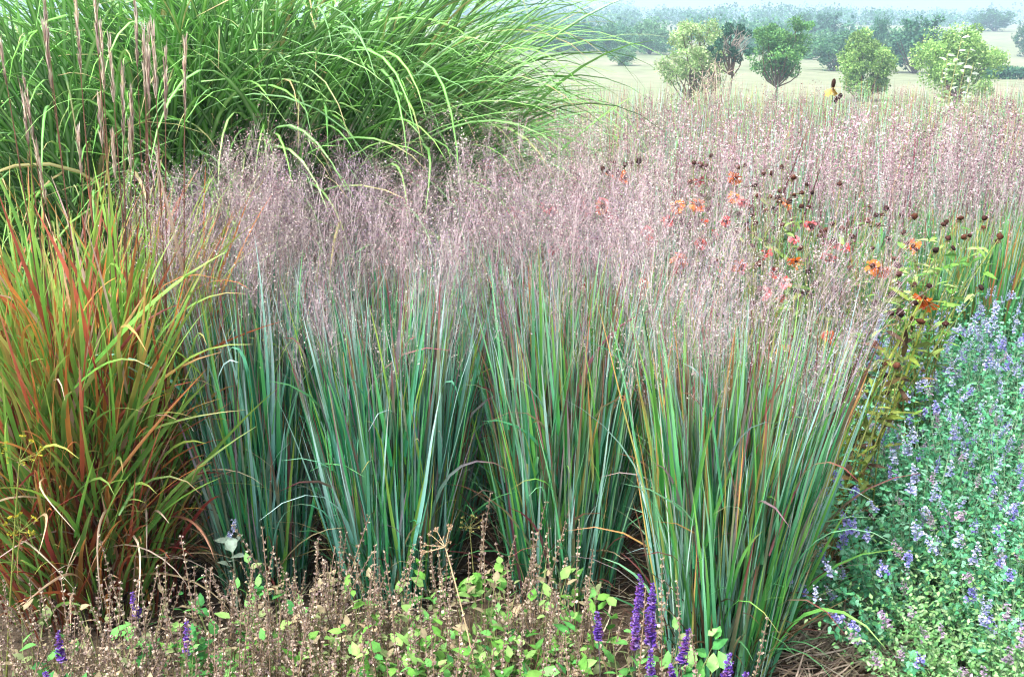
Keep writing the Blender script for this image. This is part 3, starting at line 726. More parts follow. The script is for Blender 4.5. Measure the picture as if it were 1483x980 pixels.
def leafbush(seed, pal, n=70, H=.3, R=.16, ls=(.03, .06), tpl=LEAF, nst=14):
    rng = np.random.default_rng(seed); mb = MB(); ph = rng.random(nst) * 6.28; u = np.sqrt(rng.random(nst))
    base = np.stack([.05 * u * np.cos(ph), .05 * u * np.sin(ph), 0 * u], -1); c0 = np.tile(hx('#7f8a58'), (nst, 1))
    pts, dd = ribbon(mb, base, .1 + .7 * u * R / .16, ph, -.2, H * rng.uniform(.7, 1.1, nst), .003, c0, c0, K=8, wp=(1, 6), rng=rng)
    i = rng.integers(0, nst, n); k = np.clip((8 * rng.random(n) ** .7).astype(int) + 1, 1, 8); p = pts[i, k] + .008 * rng.standard_normal((n, 3))
    a = rng.random(n) * 6.28; d = np.stack([np.cos(a), np.sin(a), .25 + .35 * rng.standard_normal(n)], -1) + .4 * dd[i, k]
    c = np.array(pal)[rng.integers(0, len(pal), n)] * (.8 + .4 * rng.random((n, 1)))
    stamp(mb, *tpl[:3], frames(d, roll=.4 * rng.standard_normal(n), size=rng.uniform(*ls, n)), p, c, tpl[3])
    return mb.mesh("foliage", "soft_leaf")


SB = {'g': [leafbush(900 + i, SGR, 95, ls=(.026, .052)) for i in range(3)], 'l': [leafbush(910 + i, SLIME, 165, ls=(.018, .044)) for i in range(3)], 'd': [leafbush(920 + i, SDRY, 60, .26, .14, (.016, .034)) for i in range(3)],
      'm': [leafbush(930 + i, SGR + SDRY + SDRY, 75, .3, .16, (.018, .04)) for i in range(3)]}
PURPLE = [(203, 862), (73, 920), (248, 900), (913, 852), (880, 902), (926, 858), (941, 862), (951, 886), (968, 912), (925, 888), (1003, 950), (972, 940), (1047, 962), (1083, 975), (85, 975), (964, 960)]
rngS = np.random.default_rng(950); SALV = []


def salvia(label, px, py, kind, nseed, z=.28, sc=1.14):
    p = P(px, py, z * sc); t = thing("salvia", label, "flowering plant", (p[0], p[1], 0), 'salvias along the front of the border', rngS.random() * 6.28)
    link("foliage", SB[kind][rngS.integers(3)], t, (0, 0, 0), (0, 0, 0), sc, 'stuff')
    if kind in 'gl': link("foliage", SB['m'][rngS.integers(3)], t, (.03, .04, 0), (0, 0, 2), sc * .9, 'stuff')
    for i in range(int(nseed * 1.3)):
        r = .17 * math.sqrt(rngS.random()); a = rngS.random() * 6.28
        link("seed_spike", SSP[rngS.integers(10)], t, (r * math.cos(a), r * math.sin(a), 0), (rngS.normal(0, .22), rngS.normal(0, .22), rngS.random() * 6), sc * rngS.uniform(.75, 1.1))
    SALV.append((t, p)); return t


SAL = [("brown seeded salvia in the bottom corner under the orange grass", 20, 975, 'd', 14), ("salvia with one tall violet spike below the curled dead grass leaves", 90, 925, 'm', 12),
       ("fresh green leafed salvia sprouting among dry seed spikes below a violet spike", 190, 925, 'g', 9), ("salvia with a short violet spike at the rim of the brown seed heads", 265, 940, 'd', 16),
       ("brown salvia seed heads beside lime green shoots and a pale grey leaf", 345, 930, 'l', 14), ("dense brown salvia seed spikes in front of the upright blue green grass", 430, 915, 'd', 22),
       ("tallest dry salvia stems in front of the dark gap between two grass clumps", 500, 880, 'd', 24), ("salvia with bright yellow green leaves beneath the red tipped switch grass", 590, 900, 'l', 8),
       ("lime leaved salvia under the dry skeleton umbel", 690, 850, 'l', 7), ("salvia with broad pale green leaf cluster beside the bent dry umbel stem", 700, 915, 'l', 6),
       ("thin stemmed dry salvia in front of the third switch grass", 780, 870, 'm', 14), ("pale green leafy salvia bearing a few violet spikes above broad leaves", 845, 900, 'l', 8),
       ("salvia with the large group of violet spikes", 930, 950, 'g', 5), ("salvia with violet spikes at the foot of the frontmost switch grass", 1020, 990, 'g', 4),
       ("grey brown salvia stems at the bottom edge below the lime leaved salvias", 740, 985, 'd', 16), ("dry salvia and green shoots at the bottom edge under the brown seed spikes", 610, 985, 'm', 14),
       ("pinkish brown salvia seed heads at the bottom edge", 480, 985, 'd', 20), ("brown salvia seed spikes below the pale grey leaf", 370, 990, 'd', 20), ("greenish dry salvia at the bottom edge below the fresh green salvia", 240, 1000, 'm', 14),
       ("salvia of dry twiggy seed spikes close under the orange grass foot", 150, 880, 'd', 12), ("small green salvia in the gap between orange grass and blue green grass", 310, 850, 'g', 6),
       ("brown whorled salvia spikes at the foot of the upright blue green grass", 400, 860, 'd', 16), ("dry salvia stems at the foot of the red tipped switch grass", 610, 850, 'd', 12), ("dusty green salvia at the bottom edge beside the violet spikes", 860, 985, 'm', 12),
       ("faded salvia stems between lime leaves and third switch grass", 760, 830, 'd', 12), ("dry salvia seed stems under the drooping orange grass at the picture edge", -10, 900, 'd', 14), ("salvia shoots and seed spikes at the bottom corner", 40, 1020, 'm', 14),
       ("dry salvia spikes in front of the gap beside the upright blue green grass", 470, 840, 'd', 14), ("bottom edge salvia with a half hidden violet spike among mixed shoots", 130, 1000, 'd', 14)]
for a in SAL: salvia(*a)
for i, (px, py) in enumerate(PURPLE):
    z = .38; tip = P(px, py - 32, .43); t, p = min(SALV, key=lambda s: np.hypot(s[1][0] - tip[0], s[1][1] - tip[1]))
    loc = t.matrix_basis; m = Matrix.Translation(t.location) @ Matrix.Rotation(t.rotation_euler.z, 4, 'Z')
    q = m.inverted() @ Vector((tip[0], tip[1], 0))
    link("flower_spike", PSP[i % 6], t, (q.x, q.y, 0), (rngS.normal(0, .05), rngS.normal(0, .05), rngS.random() * 6), rngS.uniform(.84, 1.0))

# ------------------------------------------------------------------ single plants
def umbel(label, name, cat, base, tip, hdir, R, nray, sub, stemc, headc, seed, rad=.003, bow=(0, 0), extra=()):
    rng = np.random.default_rng(seed); t = thing(name, label, cat, tuple(base)); mb = MB(); hb = MB()
    b = np.array(base); tp = np.array(tip) - b; ln = stemline((0, 0, 0), tp, K=12, rng=rng, wob=.008, bow=bow)
    tube(mb, ln, np.linspace(rad, rad * .6, 12), hx(stemc), 6)
    for cen, scale in [(ln[-1], 1.0)] + [(ln[int(11 * f)] + np.array(o), s) for f, o, s in extra]:
        if scale < 1:
            k = ln[int(11 * .6)]; tube(mb, stemline(k, cen, rng=rng, K=5), rad * .4, hx(stemc), 4)
        M = frames(np.array([hdir], float), size=R * scale)[0]
        for i in range(nray):
            a = i * 2 * PI / nray + rng.normal(0, .2); e = M @ np.array([math.cos(a) * rng.uniform(.6, 1), rng.uniform(.45, .75), math.sin(a) * rng.uniform(.6, 1)])
            l2 = np.array([cen + e * s * np.array([1, 1, 1]) for s in (0, .5, 1)]); tube(mb, l2, [rad * .35, rad * .28, rad * .2], hx(stemc), 4)
            n = sub; d = rand_dirs(n, rng) * .6 + nrmz(e); p = cen + e + nrmz(d) * R * scale * .18
            stamp(hb, DIA[0], DIA[1], None, frames(d, None, rng.random(n) * 6, .006 * rng.uniform(.8, 1.3, n)), p, np.tile(hx(headc), (n, 1)) * (.8 + .4 * rng.random((n, 1))))
            for q in p[::2]: tube(mb, [cen + e, q], rad * .12, hx(stemc), 3)
    link("stem", mb.mesh("stem", "soft_leaf")).parent = t; link("flower_head", hb.mesh("flower_head", "petal"), t, kind='stuff')
    return t


b = P(705, 1075, 0); umbel("dry beige skeleton umbel on a long bent stem above lime green leaves", "dried_umbel", "seed head", b, PD(645, 792, b[1] + .12), (-.5, -.1, .6), .045, 11, 14, '#c9b08c', '#b99a80', 41, .0028, (.02, 0))
b = P(8, 1010, 0); umbel("yellow green fennel umbel in front of the orange grass", "fennel", "flowering plant", b, PD(28, 668, b[1] + .02), (.3, -.2, .8), 0.05, 11, 12, '#8a944c', '#b0a838', 42, .003, (0, 0), extra=[(.85, (.01, -.02, -.06), .7)])
b = P(690, 900, 0); umbel("small greenish umbel beside the dry skeleton umbel", "fennel", "flowering plant", b, PD(680, 765, b[1]), (.1, -.2, .8), .03, 9, 9, '#94945c', '#a8a060', 43, .002)

t = thing("lambs_ear", "small plant with woolly grey leaves and one pale blue flower spike", "flowering plant", tuple(P(345, 905, 0)))
mb = MB(); rng = np.random.default_rng(5); d = np.array([(-.5, -.3, .5), (.1, -.6, .5), (.6, -.3, .3), (-.2, .2, .9), (.5, .2, .7), (-.7, 0, .2), (.2, -.5, -.3)], float)
tube(mb, stemline((0, 0, 0), (0, 0, .30), K=5), .003, hx('#a8b8a0'), 5)
stamp(mb, *LEAF_W[:3], frames(d, size=.05), np.array([(0, 0, .20 + .016 * i) for i in range(7)]), np.tile(hx('#b4c8b4'), (7, 1)), LEAF_W[3]); link("foliage", mb.mesh("foliage", "soft_leaf"), t)
link("flower_spike", catspike(77, [hx('#b8bce6'), hx('#c8ccf0')], .07, 40), t, (0, 0, .29), (0, .3, 0))

def rayleaf(mb, ln, n, size, pal, rng, tpl=LEAF, f0=.2):
    ln = np.asarray(ln); f = np.linspace(f0, 1, n) * (len(ln) - 1); i = np.minimum(f.astype(int), len(ln) - 2); p = ln[i] + (ln[i + 1] - ln[i]) * (f - i)[:, None]
    a = np.arange(n) * 2.4 + rng.random(n); d = np.stack([np.cos(a), .6 * np.sin(a), .35 + .3 * rng.standard_normal(n)], -1)
    stamp(mb, *tpl[:3], frames(d, roll=.4 * rng.standard_normal(n), size=size * rng.uniform(.7, 1.15, n)), p, np.array(pal)[rng.integers(0, len(pal), n)], tpl[3])


t0 = PD(1375, 215, 10.5); t = thing("leafy_sapling", "thin stemmed plant with pale silvery leaves in front of the big round tree", "plant", (t0[0], t0[1], 0)); sm = MB(); lm = MB(); rng = np.random.default_rng(8)
for px, py in [(1393, 55), (1404, 72), (1372, 80), (1385, 95), (1410, 92), (1365, 100)]:
    tip = PD(px, py, 10.5) - np.array([t0[0], t0[1], 0]); ln = stemline((0, 0, .0), tip, K=9, rng=rng, wob=.03, bow=(-.03, 0)); tube(sm, ln, np.linspace(.008, .003, 9), hx('#a8a878'), 5)
    rayleaf(lm, ln, 16, .085, [hx('#c4d2c0'), hx('#d8e2d4'), hx('#9ab884'), hx('#b0c8a0')], rng, f0=.45)
link("stem", sm.mesh("stem", "soft_leaf"), t, kind='stuff'); link("foliage", lm.mesh("foliage", "soft_leaf"), t, kind='stuff')

t0 = PD(1212, 200, 8.6); t = thing("coneflower", "tall coneflower with a black pointed cone above drooping yellow petals", "flowering plant", (t0[0], t0[1], 0)); sm = MB(); rng = np.random.default_rng(9)
for (px, py), big in [((1206, 127), 1), ((1216, 143), 0), ((1210, 148), 0)]:
    tip = PD(px, py, 8.6) - np.array([t0[0], t0[1], 0]); tube(sm, stemline((rng.normal(0, .03), 0, 0), tip, K=8, rng=rng), .003, hx('#5a5a38'), 5)
    cm = MB(); v, tr = ball(rng, .08); h = .055 if big else .034
    cm.add(v * np.array([.018, .018, h]) * np.where(v[:, 2:] > 0, 1 - .45 * v[:, 2:], 1) + [0, 0, h * .8], hx('#2a1812') * (.7 + .6 * rng.random((len(v), 1))), tris=tr)
    c = link("cone", cm.mesh("cone", "seed_cone"), t, tip, (0, rng.normal(0, .2), 0))
    if big:
        pm = MB(); n = 11; a = np.arange(n) * 2 * PI / n; d = np.stack([np.cos(a), np.sin(a), -1.3 + .6 * rng.standard_normal(n)], -1)
        stamp(pm, *PET[:3], frames(d, roll=.5 * rng.standard_normal(n), size=rng.uniform(.04, .075, n)), d * .01, np.tile(hx('#d0b060'), (n, 1)) * rng.uniform(.5, 1.1, (n, 1)), PET[3]); link("petal_ring", pm.mesh("petal_ring", "petal"), t, tip)
link("stem", sm.mesh("stem", "soft_leaf"), t, kind='stuff')

# ------------------------------------------------------------------ straw mulch
mb = MB(); rng = np.random.default_rng(12); n = 5200
cx = P(1195, 920, 0); x = np.concatenate([rng.normal(cx[0], .13, n // 2), rng.uniform(-1.2, 2.0, n // 2)]); y = np.concatenate([rng.normal(cx[1] + .1, .33, n // 2), rng.uniform(1.7, 3.4, n // 2)])
a = rng.normal(.35, .7, n); c0, c1 = pick([(2, hx('#968672'), hx('#b4a48e')), (1.5, hx('#74665a'), hx('#8a7a6a')), (1.4, hx('#b8aa96'), hx('#d2c6b2')), (1, hx('#4a3a2e'), hx('#5f4c3c'))], n, rng)
ribbon(mb, np.stack([x, y, .004 + .03 * rng.random(n)], -1), rng.normal(PI / 2, .12, n), a, rng.normal(0, .25, n), rng.uniform(.05, .22, n), rng.uniform(.002, .0055, n), c0, c1, K=3, tw=rng.uniform(-.6, .6, n), wp=(1, 6), zmin=.004, rng=rng)
o = link("straw_mulch", mb.mesh("straw_mulch", "dry_straw"), kind='stuff'); o['label'] = "brown straw mulch strewn over the soil beside the catmint"

# ------------------------------------------------------------------ the drift of switch grass farther back
def back_meshes(seed, pal, pinks, nb=260, npan=26, H=1.0, R=.22, sp=.0115, nsp=80):
    rng = np.random.default_rng(seed); f = foliage_mesh(pal, rng, H * .78, R, nb, 40, .16, wid=(.008, .014), K=4, droop=.02)
    mb = MB(); vs = []
    b, d, az = clump_stems(npan, R, rng, .2)
    src = [back_pan(seed + 50 + i, pinks, sp, nsp) for i in range(4)]
    for i in range(npan):
        V, C, Q = src[rng.integers(4)]; th, a = vec_ang(d[i][None])
        m = np.array(Matrix.Rotation(float(a[0]), 3, 'Z') @ Matrix.Rotation(float(th[0]), 3, 'Y') @ Matrix.Rotation(rng.random() * 6.28, 3, 'Z')) * rng.uniform(.85, 1.08)
        mb.add(V @ m.T + b[i], C, Q)
    return f, mb


def back_pan(seed, pinks, sp, nsp):
    me = panicle_mesh(seed, H=.8, PL=.5, fine=.7, nsp=nsp, pal=pinks, sp=sp, spread=1.15)
    n = len(me.vertices); V = np.empty(n * 3, np.float32); me.vertices.foreach_get("co", V); C = np.empty(n * 4, np.float32); me.attributes["Col"].data.foreach_get("color", C)
    Q = np.empty(len(me.loops), np.int32); me.loops.foreach_get("vertex_index", Q); bpy.data.meshes.remove(me)
    return V.reshape(-1, 3), C.reshape(-1, 4)[:, :3], Q.reshape(-1, 4)


PINK2 = [hx('#b89ca2'), hx('#a58290'), hx('#8a6474'), hx('#d8c6c4'), hx('#9c7a88')]
CREAM = [hx('#c8c0ae'), hx('#b8ac98'), hx('#a09484'), hx('#d8d0c2'), hx('#b4a098')]
ROSE = [hx('#a87a7e'), hx('#b49088'), hx('#925e68'), hx('#c8b0a4'), hx('#9c6c70')]
AUT = [(4, hx('#3f8a50'), hx('#78ac5c')), (1.4, hx('#5a9448'), hx('#b8a458')), (.8, hx('#8a8a48'), hx('#c08450')), (.5, hx('#98704a'), hx('#b06848')), (3, hx('#347a50'), hx('#68a070'))]
DUSK = [hx('#98808a'), hx('#846672'), hx('#aa969a'), hx('#6a4c5a'), hx('#b8a6a6')]
SETS = {'pink': (1001, RUST, PINK2), 'cream': (1011, GLAUC, CREAM), 'rose': (1021, RUST, ROSE), 'autumn': (1031, AUT, DUSK)}
BM = {}
for k, (sd, pal, pk) in SETS.items():
    f, m = back_meshes(sd, pal, pk, nb=520 if k == 'autumn' else 260); BM[k] = (f, m, m.mesh("panicles", "panicle_haze"))


def back_clump(kind, label, px, y, sc=1.0, rz=0, redblades=0, **kw):
    v = PD(px, 400, y); t = thing("switch_grass", label, "ornamental grass", (v[0], y, 0), 'switch grasses of the pink drift', rz)
    f, m, pm = BM[kind]; link("foliage", f, t, (0, 0, 0), (0, 0, 0), sc, 'stuff'); link("flower_haze", pm, t, (0, 0, 0), (0, 0, 0), sc, 'stuff')
    rng = np.random.default_rng(int(px))
    for i in range(redblades):
        r = .2 * rng.random(); a = rng.random() * 6.28
        link("blade", REDB[rng.integers(4)], t, (r * math.cos(a), r * math.sin(a), .45 * rng.random() + .2), (rng.normal(0, .12), rng.normal(.12, .14), rng.random() * 6), rng.uniform(.8, 1.2))
    return t


REDB = blade_meshes([(1, hx('#7a3a4a'), hx('#6a2438')), (1, hx('#6a4a5a'), hx('#7a2a3c'))], 4, 19, (.5, .8), (.009, .013), (.0, .12))
for k, lab, px, y, sc, nr in [
    ('pink', "pink hazed switch grass behind the row of dark helenium seed heads", 1005, 5.2, 1.0, 5), ('pink', "switch grass with upright dark red blades in the middle of the pink drift", 1110, 5.3, .98, 9),
    ('pink', "pale pink switch grass with slanting red blades above the paired black seed heads", 1200, 5.2, .97, 9), ('cream', "greyish cream switch grass left of the yellow coneflower, below the thicket", 900, 5.4, 1.0, 2),
    ('autumn', "green switch grass behind the large orange helenium flower", 1310, 4.75, .92, 0), ('autumn', "switch grass with orange and yellow autumn blades at the edge of the picture", 1440, 5.0, 1.0, 0),
    ('autumn', "autumn tinted switch grass with dusky purple panicles behind the catmint", 1390, 5.4, .98, 0), ('autumn', "amber bladed switch grass cut off at the picture edge", 1530, 5.3, 1.0, 0), ('pink', "grey pink switch grass just behind the green switch grass of the helenium", 1280, 5.7, .98, 4),
    ('cream', "cream flowered switch grass just clear of the arching miscanthus tips", 830, 5.6, .98, 0)]:
    back_clump(k, lab, px, y, sc, px * .7, nr)
mb = MB(); fb = MB(); rng = np.random.default_rng(1050)
for y in np.concatenate([np.arange(6.0, 9, .42), np.arange(9, 13.2, .6)]):
    for px in np.arange(800, 1560, 330 / y + 8):
        px2 = px + rng.normal(0, 14)
        kind = 'cream' if px2 < 925 + rng.normal(0, 30) else ('rose' if y > 8.5 and rng.random() < .6 else 'pink')
        if px2 > 1280 and y > 6.8 and rng.random() < .5: kind = 'cream'
        if px2 > 1300 and y < 8.0 and kind == 'pink': kind = 'autumn'
        v = PD(px2, 300, y + rng.normal(0, .12)); sc = rng.uniform(.70, 1.04) * (.95 if y < 9 else .85); c, s = math.cos(y * 5 + px), math.sin(y * 5 + px); M = np.array([[c, -s, 0], [s, c, 0], [0, 0, 1]]) * sc
        src = BM[kind][1]
        n0 = 0
        for V, C, Q in zip(src.v, src.c, src.q):
            if rng.random() < .43: mb.add(V @ M.T + [v[0], v[1], 0], C * rng.uniform(.55, .95), Q - n0)
            n0 += len(V)
        nn = 90; bb = np.stack([v[0] + rng.normal(0, .2, nn), v[1] + rng.normal(0, .15, nn), .1 * rng.random(nn)], -1); c0, c1 = pick(RUST + [(2, hx('#8a8468'), hx('#aca284')), (2, hx('#74505c'), hx('#7a3a50'))], nn, rng)
        ribbon(fb, bb, .15 * rng.random(nn), rng.random(nn) * 6, .2 * rng.random(nn), rng.uniform(.5, 1.15, nn), .010, c0, c1, K=3, tw=rng.uniform(-1, 1, nn), rng=rng)
o = link("switch_grass_drift", mb.mesh("switch_grass_drift", "panicle_haze"), kind='stuff'); o['label'] = "hazy pink mass of switch grass panicles running back to the garden edge"
o = link("grass_undergrowth", fb.mesh("grass_undergrowth", "grass_blade"), kind='stuff'); o['label'] = "grass stems and blades below the pink panicle haze"

# ------------------------------------------------------------------ trees beyond
def limb(mb, p, d, L, r, depth, rng, col, tips, spread=.6):
    K = 5; pts = [p]; dd = d
    for i in range(K): dd = nrmz(dd + .14 * rng.standard_normal(3) + np.array([0, 0, .03])); pts.append(pts[-1] + dd * L / K)
    tube(mb, pts, np.linspace(r, r * .55, K + 1), col, 6 if depth > 1 else 4)
    tips.append(pts[-1])
    if depth:
        for i in range(rng.integers(2, 4)):
            a = nrmz(dd + spread * rng.standard_normal(3)); limb(mb, pts[rng.integers(3, K + 1)], a, L * rng.uniform(.55, .8), r * .5, depth - 1, rng, col, tips, spread)


def tree_meshes(seed, H, Wd, cols, base=.18, nleaf=5200, ls=.16, trunkc='#5a4a3e', nblob=34, twig=None, shape=1.0, airy=.0):
    rng = np.random.default_rng(seed); tb = MB(); tips = []; tc = hx(trunkc)
    limb(tb, np.zeros(3), np.array([0, 0, 1.]), H * (base * .7 + .15), .017 * H, 2, rng, tc, tips, .45)
    cb = MB(); cen = []
    f1, f2, sx, sy = rng.random(4) * 6.28, rng.random(4) * 6.28, rng.normal(0, .06), rng.normal(0, .06)
    while len(cen) < nblob:
        v = rng.uniform(-1, 1, 3); rr = np.linalg.norm(v); az = math.atan2(v[1], v[0])
        lim = .86 + .13 * math.sin(3 * az + f1[0] + 2 * v[2]) + .12 * math.sin(5 * v[2] + f1[1] + 2 * az) + .08 * math.sin(7 * az + 6 * v[2] + f2[0])
        if rr > lim or rr < .25 * lim: continue
        v = v + np.array([sx, sy, 0]) * 2 * v[2]
        k = 1 - .25 * shape * max(v[2], 0)
        cen.append([v[0] * Wd * .49 * k, v[1] * Wd * .49 * k, H * (base + (1 - base) * (.5 + .42 * v[2]))])
    cen = np.array(cen); br = Wd * rng.uniform(.05, .14, nblob); i = rng.integers(0, nblob, nleaf); d = rand_dirs(nleaf, rng)
    p = cen[i] + d * (br[i] * rng.uniform(.55, 1.12, nleaf) ** (1 + airy))[:, None] * [1, 1, .8]
    bs = .75 + .5 * rng.random(nblob); c = np.array(cols)[rng.integers(0, len(cols), nleaf)] * bs[i][:, None] * (.8 + .4 * rng.random((nleaf, 1)))
    stamp(cb, DIA[0] * np.array([1.3, 1, 1]), DIA[1], None, frames(rand_dirs(nleaf, rng) + d * .5, None, rng.random(nleaf) * 6, ls * rng.uniform(.6, 1.3, nleaf)), p, c)
    for q in cen[cen[:, 2] > H * (base + .3 * (1 - base))][::3]:                                                    # limbs out to the leaf clumps
        tube(tb, stemline(np.array([0, 0, H * base * .9]), q, K=5, rng=rng, wob=.05 * H), np.linspace(.010 * H, .003 * H, 5), tc, 4)
    return tb.mesh("trunk", "bark"), cb.mesh("crown", "tree_leaf")


def tree(name, label, cat, px, y, top, me=None, group=None, wd=None, **kw):
    v = PD(px, 100, y); z0 = float(terr(v[0], y)) - .1; H = PD(px, top, y)[2] - z0
    t = thing(name, label, cat, (v[0], y, z0), group, px * .37)
    if me is None: tb, cb = tree_meshes(int(px), H, wd / FPX * y * 1.02, **kw); s = 1
    else: tb, cb = me; s = (wd / FPX * y, wd / FPX * y, H)
    link("trunk", tb, t, sc=s); link("crown", cb, t, sc=s)
    return t


LG = [hx('#749a50'), hx('#88ac5c'), hx('#648a46'), hx('#98b46c')]
tree("field_tree", "big round light green tree behind the silvery leafed sapling", "tree", 1390, 72, 22, wd=125, cols=LG, base=.0, nleaf=17000, ls=.17, nblob=95)
tree("field_tree", "smaller rounded light green tree beyond the yellow coneflower", "tree", 1255, 76, 33, wd=90, cols=LG, base=.0, nleaf=13000, ls=.16, nblob=75, shape=1.4)
tree("field_tree", "flat topped green tree with its trunk showing, next to the dark twiggy tree", "tree", 1127, 70, 16, wd=86, cols=[hx('#5a8a4c'), hx('#6f9a54'), hx('#4a7a48')], base=.22, nleaf=12000, ls=.15, nblob=84, shape=.2)
tree("field_tree", "pale olive green loosely branched tree behind the bare twiggy thicket", "tree", 1003, 66, 6, wd=92, cols=[hx('#8fb070'), hx('#a8c088'), hx('#7fa060'), hx('#b0b890')], base=.05, nleaf=12000, ls=.15, nblob=80, airy=.4)
t = tree("hawthorn", "small dark green tree with bare grey branches among its leaves", "tree", 1058, 62, 24, wd=62, cols=[hx('#2f5a44'), hx('#3f6a50'), hx('#26483c')], base=.42, nleaf=5000, ls=.12, nblob=30)
rng = np.random.default_rng(3); tw = MB(); z0 = float(terr(PD(1058, 100, 62)[0], 62)); Ht = PD(1058, 24, 62)[2] - z0
for i in range(16):
    a = rng.random() * 6.28; p = np.array([0, -.2, Ht * rng.uniform(.55, .7)]); q = p + np.array([math.cos(a) * .85, -.9 - .3 * rng.random(), Ht * rng.uniform(.02, .28)])
    l = stemline(p, q, K=6, rng=rng, wob=.12); tube(tw, l, np.linspace(.030, .010, 6), hx('#9a9088'), 4); tube(tw, stemline(l[3], l[3] + np.array([rng.normal(0, .4), -.2, .5]), K=4, rng=rng, wob=.06), np.linspace(.016, .007, 4), hx('#9a9088'), 3)
tw_o = link("bare_branches", tw.mesh("bare_branches", "bark"), t); tw_o.rotation_euler = (0, 0, -1058 * .37); tw_o['kind'] = 'stuff'

v = PD(1035, 100, 16); t = thing("thicket", "tangle of bare grey twigs with sparse pale leaves in front of the olive tree", "shrub", (v[0], 16, float(terr(v[0], 16)))); sm = MB(); lm = MB(); rng = np.random.default_rng(4)
for i in range(70):
    a = rng.random() * 6.28; r = rng.random(); q = np.array([.62 * r * math.cos(a) * 1.0, .4 * r * math.sin(a), rng.uniform(.8, 1.58) * (1 - .35 * r)])
    l = stemline(np.array([.15 * math.cos(a), .1 * math.sin(a), 0]), q, K=7, rng=rng, wob=.12); tube(sm, l, np.linspace(.011, .004, 7), [hx('#8f8078'), hx('#b0a294'), hx('#6a5a58')][i % 3], 4)
    for k in range(5):
        j = rng.integers(2, 7); tube(sm, [l[j], l[j] + np.array([rng.normal(0, .12), rng.normal(0, .08), rng.uniform(-.02, .2)])], [.005, .002], hx('#a8988c'), 3)
    n = 16; stamp(lm, *LEAF[:3], frames(rand_dirs(n, rng), size=rng.uniform(.03, .05, n)), l[rng.integers(2, 7, n)] + .07 * rng.standard_normal((n, 3)), np.array([hx('#a8b890'), hx('#c0bfa0'), hx('#8aa070')])[rng.integers(0, 3, n)], LEAF[3])
link("twigs", sm.mesh("twigs", "bark"), t, kind='stuff'); link("foliage", lm.mesh("foliage", "soft_leaf"), t, kind='stuff')

FARC = [[hx('#46744e'), hx('#5a8456'), hx('#3a6448')], [hx('#3f6f50'), hx('#507f58'), hx('#366250')], [hx('#5f8a60'), hx('#72986a'), hx('#547c56')]]
FAR = [tree_meshes(2000 + i, 1.0, 1.0, FARC[i % 3], base=.0, nleaf=3600, ls=.05, nblob=60, shape=.6 + .5 * (i % 2)) for i in range(5)]
FG = 'hazy trees beyond the stubble field'
for lab, px, y, top, wd, k in [
    ("tall blue green poplar like tree behind the big round tree", 1325, 135, 14, 95, 1), ("blue green tree close to the smaller round tree, on its outer side", 1205, 140, 40, 75, 0), ("slender blue green treetop rising above the smaller round tree", 1268, 160, 10, 32, 4),
    ("blue hazy tree between the big round trees", 1290, 165, 30, 50, 2), ("pale hazed round tree beyond the flat topped tree", 1172, 180, 40, 50, 2), ("blue tree with broad top above the hedge, beyond the flat topped tree", 1190, 230, 12, 60, 1),
    ("faint blue tree right beside the broad topped far tree", 1150, 240, 14, 45, 3), ("hazy tree at the end of the field wood, next to the olive tree", 940, 190, 18, 60, 2), ("dark hazy tree above the small field bush", 890, 185, 30, 60, 0),
    ("faint hazy tree beyond the miscanthus tips, beside the dark hazy tree", 840, 190, 26, 60, 1), ("pale hazy tree behind the upper miscanthus blades", 785, 195, 22, 70, 4), ("low blue tree between the hawthorn and the flat topped tree", 1092, 200, 58, 46, 1),
    ("round blue tree clump standing alone on the far ridge", 1433, 330, 10, 60, 0), ("dark blue tree at the picture edge above the hedge", 1482, 210, 28, 40, 3), ("small blue tree beside the round ridge clump", 1408, 340, 18, 26, 1),
    ("short hazy tree behind the trunk of the flat topped tree", 1140, 195, 62, 46, 3), ("bushy hazy tree low between hawthorn and smaller round tree", 1175, 190, 66, 50, 0)]:
    tree("distant_tree", lab, "tree", px, y, top, FAR[k], FG, wd)
t = tree("field_bush", "small rounded bush alone in the pale field under the hazy trees", "shrub", 903, 150, 62, FAR[2], None, 44)

def hedge(label, px0, px1, y, h, seed, cols):
    rng = np.random.default_rng(seed); a, b = PD(px0, 100, y), PD(px1, 100, y); mb = MB(); n = 3000; x = rng.uniform(a[0], b[0], n); hh = h * (.75 + .25 * np.sin(x * .9) * np.sin(x * .37 + 1))
    zz = hh * rng.random(n) ** .8; p = np.stack([x, y + rng.normal(0, h * .22, n), terr(x, np.full(n, y)) + zz], -1)
    t = thing("hedge", label, "hedge"); stamp(mb, DIA[0] * np.array([1.3, 1, 1]), DIA[1], None, frames(rand_dirs(n, rng), None, rng.random(n) * 6, .1 * h + .2 * rng.random(n)), p, np.array(cols)[rng.integers(0, len(cols), n)])
    link("foliage", mb.mesh("foliage", "tree_leaf"), t, kind='stuff')


hedge("low dark hedge along the field at the picture edge", 1425, 1530, 118, 1.9, 71, FARC[1]); hedge("long bluish hedge running behind the round trees", 1080, 1310, 205, 4.5, 72, FARC[0]); hedge("hazy hedge across the far slope behind the miscanthus", 740, 960, 205, 4.0, 73, FARC[0])
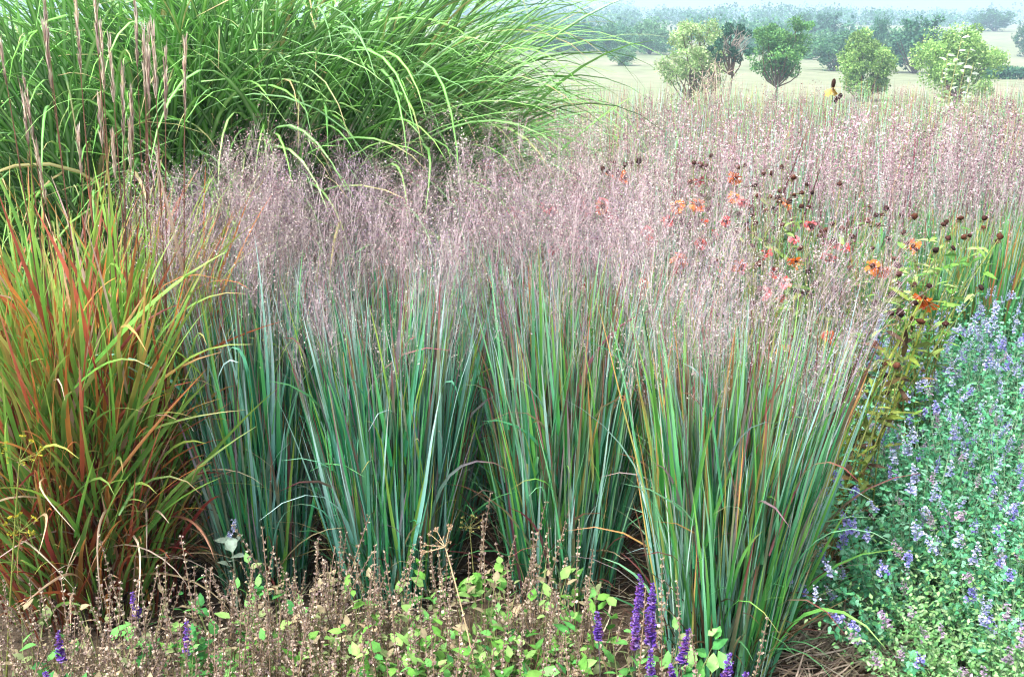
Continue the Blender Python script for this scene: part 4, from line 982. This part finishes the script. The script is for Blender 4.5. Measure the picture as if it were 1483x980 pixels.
# ridge woods
def wood(name, label, y, px0, px1, h, seed, n=16000):
    rng = np.random.default_rng(seed); a, b = PD(px0, 50, y), PD(px1, 50, y); mb = MB(); nb = 260; cx = rng.uniform(a[0], b[0], nb); cy = y + rng.uniform(-20, 40, nb); r = h * rng.uniform(.25, .55, nb)
    cz = terr(cx, cy) + h * rng.uniform(.15, .62, nb) * (.55 + .45 * np.sin(cx * .021 + seed) ** 2); i = rng.integers(0, nb, n); d = rand_dirs(n, rng)
    p = np.stack([cx, cy, cz], -1)[i] + d * (r[i] * rng.uniform(.6, 1.05, n))[:, None]
    c = np.array(FARC[1] + FARC[0])[rng.integers(0, 6, n)] * (.8 + .5 * rng.random(nb))[i][:, None]
    stamp(mb, DIA[0] * np.array([1.4, 1, 1]), DIA[1], None, frames(rand_dirs(n, rng), None, rng.random(n) * 6, h * .11 * rng.uniform(.6, 1.3, n)), p, c)
    o = link(name, mb.mesh(name, "tree_leaf"), kind='stuff'); o['label'] = label


wood("distant_wood", "bluish wood edge between the hawthorn and the round trees", 225, 1030, 1345, 7.5, 83, 12000); wood("distant_wood", "hazy wood edge at the top of the field beyond the miscanthus tips", 215, 730, 965, 6, 84, 12000)
wood("distant_wood", "blue hazed woodland along the far ridge", 430, 700, 1420, 9, 81); wood("distant_wood", "faint woodland on the skyline", 720, 500, 1700, 14, 82)

# ------------------------------------------------------------------ the air
def haze():
    m = bpy.data.materials.new("pale_haze"); m.use_nodes = True; t = m.node_tree; t.nodes.clear(); out = t.nodes.new("ShaderNodeOutputMaterial"); v = t.nodes.new("ShaderNodeVolumePrincipled")
    v.inputs['Color'].default_value = (.58, .79, 1, 1); v.inputs['Density'].default_value = HAZE; v.inputs['Anisotropy'].default_value = .2
    t.links.new(v.outputs[0], out.inputs['Volume']); m.cycles.homogeneous_volume = True
    lo = np.array([-1800, -60, -9.0]); hi = np.array([1800, 1560, 42.0]); c = np.array([[x, y, z] for z in (0, 1) for y in (0, 1) for x in (0, 1)]); mb = MB()
    mb.add(lo + c * (hi - lo), (1, 1, 1), [(0, 2, 3, 1), (4, 5, 7, 6), (0, 1, 5, 4), (2, 6, 7, 3), (0, 4, 6, 2), (1, 3, 7, 5)])
    me = mb.mesh("haze", m); me.polygons.foreach_set("use_smooth", np.zeros(6, bool)); o = link("haze", me, kind='stuff'); o['label'] = "pale blue summer haze over the fields"


HAZE = .0012
haze()
